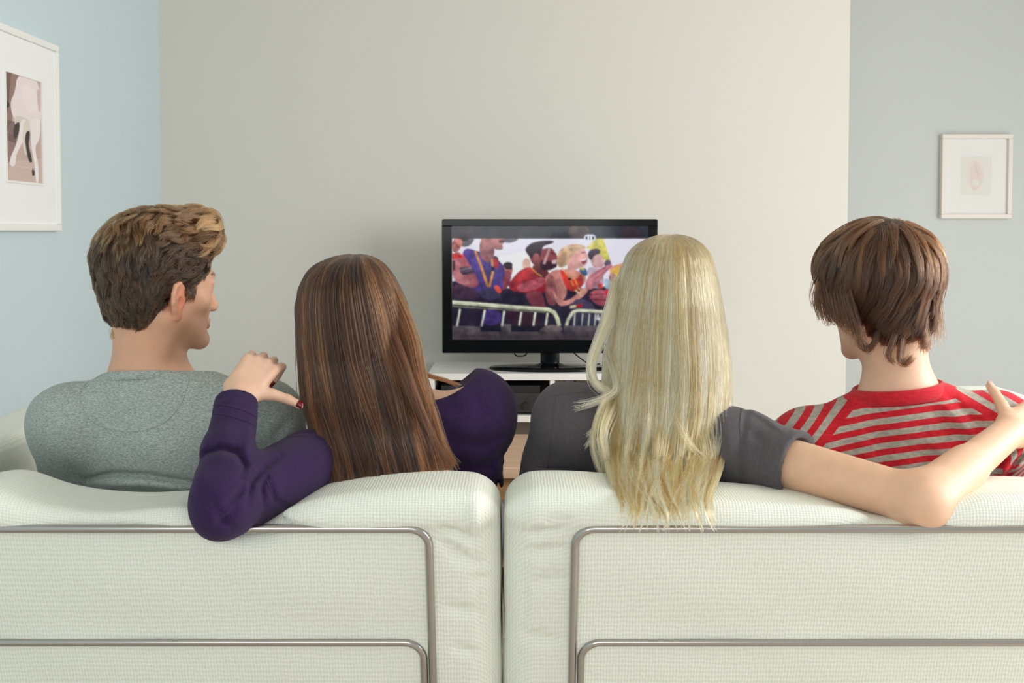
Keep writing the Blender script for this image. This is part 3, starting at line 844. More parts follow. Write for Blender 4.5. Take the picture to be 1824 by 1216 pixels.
def make_sofa(name, x0, x1, side, crest, folds, bulge, label, arm_x):
    t = thing(name, label, 'sofa', ((x0 + x1) / 2, 2.75, 0))
    ax = axis(x0 - 0.03, x1 + 0.03, 0.007)
    lo = sofa_pt(0, -0.53, 0.05)
    V, Q = surface(sofa_back_sdf(x0, x1, crest, folds, bulge), ax, axis(1.98, 2.56, 0.007), axis(lo[2], 0.85, 0.007))
    mesh_obj('backrest', V, Q, M_SOFA, t, smooth=True)
    inner = x1 if side > 0 else x0
    outer = x0 if side > 0 else x1
    xs = inner - side * 0.113
    xo = outer + side * 0.113
    def loop(vt, off, r, vb):
        pts = tube_path(xs - side * off, vt, r, side, vb, (x0 + x1) / 2)
        other = tube_path(xo + side * off, vt, r, -side, vb, (x0 + x1) / 2)
        return other[::-1] + pts[1:]
    MB().tube(loop(0.0, 0, 0.032, -0.50), 0.0068, 12).build('outer_tube_frame', M_CHROME, t, smooth=True)
    MB().tube(loop(LOWER_V, 0.0145, 0.032, -0.50), 0.0064, 12).build('inner_tube_frame', M_CHROME, t, smooth=True)
    # seat, arm, base, feet
    def soft(nm, a0, a1, b0, b1, c0, c1, rad, par=t):
        c = ((a0 + a1) / 2, (b0 + b1) / 2, (c0 + c1) / 2); hb = ((a1 - a0) / 2, (b1 - b0) / 2, (c1 - c0) / 2)
        V, Q = surface(lambda p: d_box(p, c, hb, rad), axis(a0 - .03, a1 + .03, .015), axis(b0 - .03, b1 + .03, .015), axis(c0 - .03, c1 + .03, .015))
        return mesh_obj(nm, V, Q, M_SOFA, par, smooth=True)
    sx = sorted((arm_x - side * 0.0, inner))
    soft('seat_cushion', sx[0] + .005, sx[1] - .005, 2.50, 3.20, 0.215, 0.37, 0.045)
    aa = sorted((arm_x, arm_x - side * 0.16))
    soft('armrest', aa[0], aa[1], 2.30, 3.25 if side > 0 else 3.45, 0.10, 0.777, 0.035)
    MB().box(min(x0, aa[0]) + .02, max(x1, aa[1]) - .02, 2.40, 3.15, 0.10, 0.215).build('base', M_SOFA, t, bevel=0.01)
    for fx in (min(x0, aa[0]) + .08, max(x1, aa[1]) - .08):
        for fy in (2.45, 3.08):
            MB().lathe((fx, fy, 0), [(0.016, 0), (0.016, 0.102)], 14).build('leg', M_CHROME, t, smooth=False)
    return t

# the lower tube runs where row 1140 sees the rear face
def rear_v(py):
    best = min(np.linspace(-.5, .1, 2401), key=lambda v: abs(_row(sofa_pt(-0.3, v, 0.0)) - py))
    return best
def _row(w):
    x, y, z = w[0], w[1], w[2] - CAM_Z
    zc = y * _ct - z * _st; yc = y * _st + z * _ct
    return CY - F_PX * yc / zc
LOWER_V = rear_v(1141)

SX1 = P(892.5, 950, 2.12)[0]
def crest_left(u):
    c = 0.0
    px = 912 + u * 1100
    c = c - 0.034 * gaus(px, 225, 200) + 0.010 * gaus(px, 760, 120) - 0.010 * gaus(px, 520, 120) - 0.042 * gaus(px, 452, 80) + 0.018 * gaus(px, 0, 60)
    return c
def crest_right(u):
    px = 912 + u * 1100
    return 0.008 * gaus(px, 1000, 150) - 0.024 * gaus(px, 1440, 170) - 0.012 * gaus(px, 1620, 90) - 0.026 * gaus(px, 1575, 85) - 0.006 * gaus(px, 1200, 120) - 0.008 * gaus(px, 1950, 90)
def Uof(px):
    return (px - 912) / 1113.0
def Vof(py):
    return rear_v(py)
FOLDS_L = [(Uof(775), Vof(935), Uof(850), Vof(965), .008, .005), (Uof(772), Vof(955), Uof(845), Vof(1005), .010, .004), (Uof(790), Vof(990), Uof(870), Vof(1010), .012, .003),
           (Uof(848), Vof(960), Uof(856), Vof(1150), .005, .0025), (Uof(780), Vof(1080), Uof(860), Vof(1095), .012, .003), (Uof(850), Vof(880), Uof(848), Vof(960), .01, -.003), (Uof(600), Vof(930), Uof(350), Vof(934), .006, .004),
           (Uof(795), Vof(1150), Uof(855), Vof(1165), .010, .003), (Uof(820), Vof(1030), Uof(885), Vof(1040), .010, .002)]
FOLDS_R = [(Uof(930), Vof(955), Uof(1020), Vof(935), .009, .004), (Uof(925), Vof(990), Uof(1018), Vof(975), .012, .004), (Uof(940), Vof(1040), Uof(1020), Vof(1030), .012, .003),
           (Uof(935), Vof(960), Uof(935), Vof(1150), .006, .002), (Uof(920), Vof(1130), Uof(1010), Vof(1145), .014, .003), (Uof(960), Vof(920), Uof(1030), Vof(925), .010, .003)]
SX0L, SX1R = -1.12, 1.262
make_sofa('sofa', SX0L, SX1 - 0.0005, +1, crest_left, FOLDS_L, lambda u: 0.55 + 1.0 * gaus(u, Uof(430), .17) + .1 * gaus(u, -1.0, .2),
          'white woven two-seat sofa with chrome tubes behind the grey and purple shirts', -0.955)
make_sofa('sofa', SX1 + 0.0035, SX1R, -1, crest_right, FOLDS_R, lambda u: 0.55 + 0.8 * gaus(u, Uof(1500), .16),
          'white woven two-seat sofa with chrome tubes behind the blonde and striped shirt', 1.10)

# ------------------------------------------------------------------ people: skin, cloth and hair materials
def skin_mat():
    m, nt, b = new_mat('skin')
    at = node(nt, 'ShaderNodeAttribute'); at.attribute_name = 'skin'
    tc = node(nt, 'ShaderNodeTexCoord')
    nz = node(nt, 'ShaderNodeTexNoise'); nz.inputs['Scale'].default_value = 38; nz.inputs['Detail'].default_value = 5
    nt.links.new(tc.outputs['Object'], nz.inputs['Vector'])
    mr = node(nt, 'ShaderNodeMapRange'); mr.inputs['To Min'].default_value = 0.90; mr.inputs['To Max'].default_value = 1.10
    nt.links.new(nz.outputs['Fac'], mr.inputs['Value'])
    mx = node(nt, 'ShaderNodeMix', data_type='RGBA', blend_type='MULTIPLY'); mx.inputs['Factor'].default_value = 1
    nt.links.new(at.outputs['Color'], mx.inputs['A']); nt.links.new(mr.outputs[0], mx.inputs['B'])
    nt.links.new(mx.outputs['Result'], b.inputs['Base Color'])
    b.inputs['Roughness'].default_value = 0.48
    b.inputs['Subsurface Weight'].default_value = 0.22
    b.inputs['Subsurface Radius'].default_value = (1.0, 0.35, 0.2)
    b.inputs['Subsurface Scale'].default_value = 0.008
    n2 = node(nt, 'ShaderNodeTexNoise'); n2.inputs['Scale'].default_value = 420; n2.inputs['Detail'].default_value = 3
    nt.links.new(tc.outputs['Object'], n2.inputs['Vector'])
    bp = node(nt, 'ShaderNodeBump'); bp.inputs['Strength'].default_value = 0.18; bp.inputs['Distance'].default_value = 0.0008
    nt.links.new(n2.outputs['Fac'], bp.inputs['Height']); nt.links.new(bp.outputs[0], b.inputs['Normal'])
    return m
M_SKIN = skin_mat()

def cloth_mat(name, c_lo, c_hi, scale=90, stretch=(1, 1, 2.2), lo=0.35, hi=0.65, bump=0.25, bscale=700, sheen=0.15):
    m, nt, b = new_mat(name)
    tc = node(nt, 'ShaderNodeTexCoord'); mp = node(nt, 'ShaderNodeMapping'); mp.inputs['Scale'].default_value = stretch
    nt.links.new(tc.outputs['Object'], mp.inputs[0])
    nz = node(nt, 'ShaderNodeTexNoise'); nz.inputs['Scale'].default_value = scale; nz.inputs['Detail'].default_value = 6; nz.inputs['Roughness'].default_value = 0.65
    nt.links.new(mp.outputs[0], nz.inputs['Vector'])
    cr = node(nt, 'ShaderNodeValToRGB')
    cr.color_ramp.elements[0].position = lo; cr.color_ramp.elements[0].color = (*c_lo, 1)
    cr.color_ramp.elements[1].position = hi; cr.color_ramp.elements[1].color = (*c_hi, 1)
    nt.links.new(nz.outputs['Fac'], cr.inputs[0]); nt.links.new(cr.outputs[0], b.inputs['Base Color'])
    b.inputs['Roughness'].default_value = 0.92
    b.inputs['Specular IOR Level'].default_value = 0.12
    b.inputs['Sheen Weight'].default_value = sheen
    b.inputs['Sheen Roughness'].default_value = 0.6
    n2 = node(nt, 'ShaderNodeTexNoise'); n2.inputs['Scale'].default_value = bscale; n2.inputs['Detail'].default_value = 2
    nt.links.new(tc.outputs['Object'], n2.inputs['Vector'])
    bp = node(nt, 'ShaderNodeBump'); bp.inputs['Strength'].default_value = bump; bp.inputs['Distance'].default_value = 0.0012
    nt.links.new(n2.outputs['Fac'], bp.inputs['Height']); nt.links.new(bp.outputs[0], b.inputs['Normal'])
    return m
M_GREYTEE = cloth_mat('heather_grey_jersey', srgb(130, 141, 137), srgb(192, 200, 195), 210, (1, 1, 3.0), .36, .66)
M_PURPLE = cloth_mat('deep_purple_jersey', srgb(46, 30, 64), srgb(55, 37, 75), 300, (1, 1, 1), sheen=0.06)
M_CHAR = cloth_mat('charcoal_jersey', srgb(80, 76, 81), srgb(90, 86, 90), 300, (1, 1, 1), sheen=0.1)
M_JEANS = cloth_mat('blue_denim', srgb(62, 74, 102), srgb(86, 98, 126), 120)
M_GREYJ = cloth_mat('grey_denim', srgb(96, 94, 98), srgb(122, 120, 122), 120)
M_RED = cloth_mat('red_rib_knit', srgb(186, 28, 42), srgb(206, 40, 54), 80)

def stripe_mat():
    m, nt, b = new_mat('red_and_grey_stripes')
    a1 = node(nt, 'ShaderNodeAttribute'); a1.attribute_name = 'stripe'
    a2 = node(nt, 'ShaderNodeAttribute'); a2.attribute_name = 'band'
    fr = node(nt, 'ShaderNodeMath', operation='FRACT'); nt.links.new(a1.outputs['Fac'], fr.inputs[0])
    gt = node(nt, 'ShaderNodeMath', operation='GREATER_THAN'); gt.inputs[1].default_value = 0.5; nt.links.new(fr.outputs[0], gt.inputs[0])
    g2 = node(nt, 'ShaderNodeMath', operation='GREATER_THAN'); g2.inputs[1].default_value = 0.5; nt.links.new(a2.outputs['Fac'], g2.inputs[0])
    mxm = node(nt, 'ShaderNodeMath', operation='MAXIMUM'); nt.links.new(gt.outputs[0], mxm.inputs[0]); nt.links.new(g2.outputs[0], mxm.inputs[1])
    tc = node(nt, 'ShaderNodeTexCoord'); mp = node(nt, 'ShaderNodeMapping'); mp.inputs['Scale'].default_value = (1, 1, 2.5)
    nz = node(nt, 'ShaderNodeTexNoise'); nz.inputs['Scale'].default_value = 90; nz.inputs['Detail'].default_value = 6
    nt.links.new(tc.outputs['Object'], mp.inputs[0]); nt.links.new(mp.outputs[0], nz.inputs['Vector'])
    def ramp(a, c):
        r = node(nt, 'ShaderNodeValToRGB')
        r.color_ramp.elements[0].position = .35; r.color_ramp.elements[0].color = (*a, 1)
        r.color_ramp.elements[1].position = .65; r.color_ramp.elements[1].color = (*c, 1)
        nt.links.new(nz.outputs['Fac'], r.inputs[0]); return r.outputs[0]
    mx = node(nt, 'ShaderNodeMix', data_type='RGBA')
    nt.links.new(mxm.outputs[0], mx.inputs['Factor'])
    nt.links.new(ramp(srgb(158, 152, 142), srgb(186, 180, 168)), mx.inputs['A'])
    nt.links.new(ramp(srgb(190, 30, 44), srgb(212, 44, 56)), mx.inputs['B'])
    nt.links.new(mx.outputs['Result'], b.inputs['Base Color'])
    b.inputs['Roughness'].default_value = 0.9; b.inputs['Specular IOR Level'].default_value = 0.15; b.inputs['Sheen Weight'].default_value = 0.1
    n2 = node(nt, 'ShaderNodeTexNoise'); n2.inputs['Scale'].default_value = 800
    nt.links.new(tc.outputs['Object'], n2.inputs['Vector'])
    bp = node(nt, 'ShaderNodeBump'); bp.inputs['Strength'].default_value = 0.25; bp.inputs['Distance'].default_value = 0.001
    nt.links.new(n2.outputs['Fac'], bp.inputs['Height']); nt.links.new(bp.outputs[0], b.inputs['Normal'])
    return m
M_STRIPE = stripe_mat()

def hair_mat(name, stops, rough=0.32, radial=0.5, rootk=.7):
    """strand colour from each strand's tone"""
    m = bpy.data.materials.new(name); m.use_nodes = True
    nt = m.node_tree; nt.nodes.clear()
    out = node(nt, 'ShaderNodeOutputMaterial')
    h = node(nt, 'ShaderNodeBsdfHairPrincipled')
    h.parametrization = 'COLOR'
    at = node(nt, 'ShaderNodeAttribute'); at.attribute_name = 'tone'
    cr = node(nt, 'ShaderNodeValToRGB')
    el = cr.color_ramp.elements
    while len(el) < len(stops):
        el.new(0.5)
    for e, (pos, col) in zip(el, stops):
        e.position = pos; e.color = (*col, 1)
    nt.links.new(at.outputs['Fac'], cr.inputs[0])
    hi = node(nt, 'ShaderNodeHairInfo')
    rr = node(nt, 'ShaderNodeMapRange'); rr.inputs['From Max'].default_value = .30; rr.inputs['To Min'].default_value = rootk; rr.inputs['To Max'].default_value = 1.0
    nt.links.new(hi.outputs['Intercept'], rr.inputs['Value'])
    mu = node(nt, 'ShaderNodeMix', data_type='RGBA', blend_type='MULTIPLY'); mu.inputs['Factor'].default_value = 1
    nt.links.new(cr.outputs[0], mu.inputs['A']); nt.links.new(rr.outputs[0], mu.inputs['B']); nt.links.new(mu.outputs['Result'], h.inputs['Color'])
    h.inputs['Roughness'].default_value = rough
    h.inputs['Radial Roughness'].default_value = radial
    h.inputs['Random Roughness'].default_value = 0.2
    nt.links.new(h.outputs[0], out.inputs[0])
    return m

def hair_base_mat(name, c1, c2, stretch=(260, 260, 10)):
    m, nt, b = new_mat(name)
    tc = node(nt, 'ShaderNodeTexCoord'); mp = node(nt, 'ShaderNodeMapping'); mp.inputs['Scale'].default_value = stretch
    nz = node(nt, 'ShaderNodeTexNoise'); nz.inputs['Scale'].default_value = 1.0; nz.inputs['Detail'].default_value = 4
    nt.links.new(tc.outputs['Object'], mp.inputs[0]); nt.links.new(mp.outputs[0], nz.inputs['Vector'])
    mx = node(nt, 'ShaderNodeMix', data_type='RGBA')
    mx.inputs['A'].default_value = (*c1, 1); mx.inputs['B'].default_value = (*c2, 1)
    nt.links.new(nz.outputs['Fac'], mx.inputs['Factor']); nt.links.new(mx.outputs['Result'], b.inputs['Base Color'])
    b.inputs['Roughness'].default_value = 0.6
    return m

# ------------------------------------------------------------------ people: shapes
def head_sdf(q, S=1.0, jaw=1.0):
    """q in head coordinates (x right, y to the face, z up; origin inside the skull)"""
    q = q / S
    m = q.copy(); m[:, 0] = np.abs(m[:, 0])
    d = d_ell(q, (0, -.012, .02), (.0765, .097, .088))
    d = smin(d, d_ell(q, (0, .032, -.035), (.060, .064, .085)), .03)
    d = smin(d, d_cap(m, (.052 * jaw, -.002, -.068), (.016, .072, -.110), .0165, .0150), .03)
    d = smin(d, d_ell(q, (0, .080, -.111), (.019, .016, .015)), .018)
    d = smin(d, d_ell(m, (.047, .052, -.036), (.019, .018, .016)), .02)
    d = smin(d, d_cap(m, (.036, .080, .012), (.010, .089, .008), .0095, .0095), .012)
    d = smax(d, -d_ell(m, (.032, .104, -.010), (.019, .020, .0125)), .012)
    d = smin(d, d_ell(m, (.032, .0772, -.010), (.0127, .0127, .0127)), .004)
    d = smin(d, d_cap(m, (.022, .0905, -.001), (.043, .0815, -.002), .0045, .0042), .004)
    d = smax(d, -d_ell(m, (.0325, .0925, -.0112), (.0105, .0075, .0036)), .0015)
    d = smin(d, d_cap(q, (0, .092, -.004), (0, .1095, -.046), .0075, .0098), .010)
    d = smin(d, d_ell(m, (.0115, .101, -.050), (.0075, .0105, .007)), .006)
    d = smin(d, d_cap(m, (0, .0975, -.074), (.021, .088, -.077), .0058, .003), .007)
    d = smin(d, d_cap(m, (0, .096, -.0845), (.018, .087, -.081), .0066, .003), .006)
    d = smax(d, -d_cap(m, (0, .1045, -.079), (.022, .0935, -.079), .0014, .001), .004)
    # ear: plate, rolled rim, lobe, hollow
    c, s = math.cos(.38), math.sin(.38)
    e = m - f3((.0775, -.010, -.033))
    el = np.stack([e[:, 0] * c + e[:, 1] * s, -e[:, 0] * s + e[:, 1] * c, e[:, 2]], -1)   # the plate flares out to the back
    ear = d_ell(el, (.005, -.005, .002), (.0055, .0175, .029))
    pts = [(-.001, .013, .006), (.003, .010, .022), (.006, -.002, .0305), (.008, -.015, .026), (.009, -.0215, .012), (.008, -.021, -.004), (.006, -.014, -.018), (.004, -.006, -.027)]
    for a, b in zip(pts[:-1], pts[1:]):
        ear = smin(ear, d_cap(el, a, b, .0040, .0040), .003)
    ear = smin(ear, d_ell(el, (.003, -.001, -.027), (.005, .0075, .0085)), .004)
    ear = smin(ear, d_cap(el, (.002, .012, .004), (.003, .010, -.008), .004, .0045), .004)
    ear = smax(ear, -d_ell(el, (.0125, -.003, -.006), (.0085, .0075, .012)), .004)
    ear = smax(ear, -d_cap(el, (.0115, -.010, .012), (.0115, -.002, .019), .0045, .0035), .003)
    d = smin(d, ear, .005)
    return d * S

def finger_chain(base, dirs, lens):
    pts = [np.array(base, float)]
    for dv, L in zip(dirs, lens):
        dv = np.array(dv, float); pts.append(pts[-1] + dv / np.linalg.norm(dv) * L)
    return pts

def hand_parts(curls, thumb, spread=(0.10, 0.03, -0.04, -0.13)):
    """hand coordinates: x to the thumb side, y along the fingers, z out of the back of the hand; wrist at the origin"""
    xs = (.028, .0095, -.009, -.026); ys = (.083, .087, .083, .075)
    L = ((.040, .024, .019), (.044, .028, .020), (.040, .026, .019), (.031, .019, .017))
    chains = []
    for i in range(4):
        a = 0.0; dirs = []
        for c in curls[i]:
            a += c
            dirs.append((math.sin(spread[i]) * math.cos(a), math.cos(spread[i]) * math.cos(a), -math.sin(a)))
        chains.append(finger_chain((xs[i], ys[i], .003), dirs, L[i]))
    th = finger_chain((.020, .022, -.006), *thumb)
    return chains, th

def hand_sdf(h, chains, th):
    d = d_box(h, (0, .042, -.003), (.036, .043, .0135), .012)
    d = smin(d, d_ell(h, (.018, .030, -.010), (.016, .028, .014)), .012)
    for i, ch in enumerate(chains):
        d = smin(d, d_cap(h, (ch[0][0] * .45, .005, .002), ch[0], .0115, .0098), .008)
    for i, ch in enumerate(chains):
        r = (.0090, .0083, .0076, .0066) if i < 3 else (.0080, .0072, .0066, .0058)
        f = d_cap(h, ch[0], ch[1], r[0] + .0005, r[1])
        f = smin(f, d_cap(h, ch[1], ch[2], r[1] + .0004, r[2]), .003)
        f = smin(f, d_cap(h, ch[2], ch[3], r[2], r[3]), .002)
        d = smin(d, f, .0035)
    t = d_cap(h, th[0], th[1], .0150, .0115)
    t = smin(t, d_cap(h, th[1], th[2], .0112, .0092), .004)
    if len(th) > 3:
        t = smin(t, d_cap(h, th[2], th[3], .0096, .0074), .003)
    return smin(d, t, .007)

def nrm(v):
    v = np.asarray(v, float); return v / np.linalg.norm(v)

class Figure:
    def __init__(s, **k):
        s.__dict__.update(k)
        s.mid = (s.sh[0] + s.sh[1]) / 2
        right = nrm(s.sh[1] - s.sh[0]); up0 = nrm(s.mid - s.pelvis)
        fwd = nrm(np.cross(up0, right)); up = np.cross(right, fwd)
        s.R = np.stack([right, fwd, up], 1)
        s.hw = np.linalg.norm(s.sh[1] - s.sh[0]) / 2
        s.HR = rotm(*s.head_rot)
    def loc(s, a, b, c):
        """point of the trunk frame: right, forward, up from between the shoulders"""
        return s.mid + s.R @ np.array([a, b, c])
    def trunk(s, p, g):
        k = s.build
        d = d_ell(p, s.loc(0, .015, -.135), (s.hw * .94 * k + g, .112 * k + g, .20 + g), s.R)
        d = smin(d, d_ell(p, s.loc(0, .005, -.045), (s.hw * .92 + g, .088 * k + g, .10 + g), s.R), .05)
        d = smin(d, d_ell(p, lerp(s.mid, s.pelvis, .62), (.148 * k + g, .112 * k + g, .17 + g), s.R), .06)
        d = smin(d, d_ell(p, s.pelvis, (.172 * k + g, .128 * k + g, .125 + g), s.R), .06)
        nb = s.neck
        for i in (0, 1):
            t = lerp(s.sh[i], s.mid, .18) + s.R @ np.array([0, -.004, s.trap_z])
            d = smin(d, d_cap(p, nb + s.R @ np.array([0, -.012, s.trap_n]), t, .043 * k + g, .046 * k + g), .05)
            d = smin(d, d_ell(p, s.sh[i], (.060 * k + g, .058 * k + g, .060 * k + g), s.R), .04)
            if s.bust:
                d = smin(d, d_ell(p, s.loc((i * 2 - 1) * .075, .105, -.16), (.06 + g, .05 + g, .06 + g), s.R), .04)
        return d
    def arms(s, p, g, which=(0, 1), to=1.0, k=.035, gw=None):
        d = None
        for i in which:
            ra = s.arm_r[i]
            a = d_cap(p, s.sh[i], s.el[i], ra[0] + g, ra[1] + g)
            if to > 0:
                w = lerp(s.el[i], s.wr[i], to)
                f = d_cap(p, s.el[i], w, ra[1] * .98 + g, lerp(ra[1], ra[2], to) + (g if gw is None else gw))
                f = smin(f, d_cap(p, lerp(s.el[i], s.wr[i], .12), lerp(s.el[i], s.wr[i], .45), ra[1] * 1.03 + g, ra[1] * .90 + g), .02)
                a = smin(a, f, k)
            d = a if d is None else np.minimum(d, a)
        return d
    def legs(s, p, g):
        d = None
        for i in (0, 1):
            a = d_cap(p, s.hip[i], s.kn[i], .083 * s.build + g, .058 * s.build + g)
            a = smin(a, d_cap(p, s.kn[i], s.an[i], .056 * s.build + g, .038 + g), .03)
            d = a if d is None else np.minimum(d, a)
        return d
    def feet(s, p, g):
        d = None
        for i in (0, 1):
            a = d_cap(p, s.an[i] + np.array([0, -.02, -.03]), s.an[i] + np.array([0, .15, -.05]), .036 + g, .027 + g)
            d = a if d is None else np.minimum(d, a)
        return d
    def hcoords(s, p, i):
        return ((p - f3(s.wr[i])) @ f3(s.HF[i])) / s.hand_s
    def skin(s, p):
        d = s.trunk(p, -.009)
        d = smin(d, s.arms(p, s.arm_g, gw=-.002), .03)
        if s.elbow_tip is not None:
            d = smin(d, d_cap(p, s.el[1], s.elbow_tip, .030, .020), .022)
        d = smin(d, s.legs(p, -.008), .05)
        d = smin(d, s.feet(p, 0), .02)
        hd = head_sdf((p - f3(s.head)) @ f3(s.HR), s.head_s, s.jaw)
        n = d_cap(p, s.head + s.HR @ np.array([0, -.028, -.035]), s.neck, s.neck_r * .93, s.neck_r)
        n = smin(n, d_cap(p, s.neck, s.neck + s.R @ np.array([0, .0, -.05]), s.neck_r, s.neck_r * 1.1), .02)
        # the cord of the neck that runs from behind the ear to the collarbone
        for i in (-1, 1):
            n = smin(n, d_cap(p, s.head + s.HR @ np.array([i * .058, -.022, -.065]), s.neck + s.R @ np.array([i * .022, .055, -.015]), .014, .012), .02)
        hd = smin(hd, n, .022)
        d = smin(d, hd, .035)
        for i in (0, 1):
            h = s.hcoords(p, i)
            near = np.linalg.norm(h, axis=1) < .30
            if near.any():
                dd = np.full(len(p), 1.0, dtype=np.float32)
                dd[near] = hand_sdf(h[near], *s.hands[i]) * s.hand_s
                d = smin(d, dd, .014)
        return d

def px_of(p):
    """column, row of points in the photograph (to lay folds where the photograph has them)"""
    x, y, z = p[:, 0], p[:, 1], p[:, 2] - CAM_Z
    zc = y * _ct - z * _st
    yc = y * _st + z * _ct
    return CX + F_PX * x / zc, CY - F_PX * yc / zc

def crease(p, folds, fold_gain=1.35, fold_max=.0105):
    """furrows and ridges: (polyline in picture coordinates at the garment, width, depth), depth > 0 sinks"""
    u, v = px_of(p)
    out = np.zeros(len(p), dtype=np.float32)
    for pts, w, dep in folds:
        pts = np.array(pts, dtype=np.float32)
        best = np.full(len(p), 1e9, dtype=np.float32); tt = np.zeros(len(p), dtype=np.float32)
        n = len(pts) - 1
        for i in range(n):
            a, b = pts[i], pts[i + 1]
            bx, by = b - a
            h = np.clip(((u - a[0]) * bx + (v - a[1]) * by) / (bx * bx + by * by), 0, 1)
            dd = (u - a[0] - h * bx) ** 2 + (v - a[1] - h * by) ** 2
            m = dd < best
            best = np.where(m, dd, best); tt = np.where(m, (i + h) / n, tt)
        taper = np.sin(PI * np.clip(tt, .04, .96)) ** .6
        out += fold_gain * dep * np.exp(-best / (w * w)) * taper
    return np.clip(out, -.014, fold_max)

def soft_noise(p, a, f):
    x, y, z = p[:, 0] * f, p[:, 1] * f, p[:, 2] * f
    return a * (np.sin(x + 1.7 * np.sin(z * .6)) * np.sin(y * 1.1 + z * .7 + .8) + .6 * np.sin(1.9 * z + x * .8) * np.sin(1.3 * x + 2))

H_SKIN = 0.0042
def grids(pts, h, pad, lowz, fary, hc=0.014):
    lo = np.min(pts, 0) - pad; hi = np.max(pts, 0) + pad
    az = axis(lo[2], hi[2], h, (lowz, hi[2]), hc) if lo[2] < lowz else axis(lo[2], hi[2], h)
    ay = axis(lo[1], hi[1], h, (lo[1], fary), hc) if hi[1] > fary else axis(lo[1], hi[1], h)
    return axis(lo[0], hi[0], h), ay, az

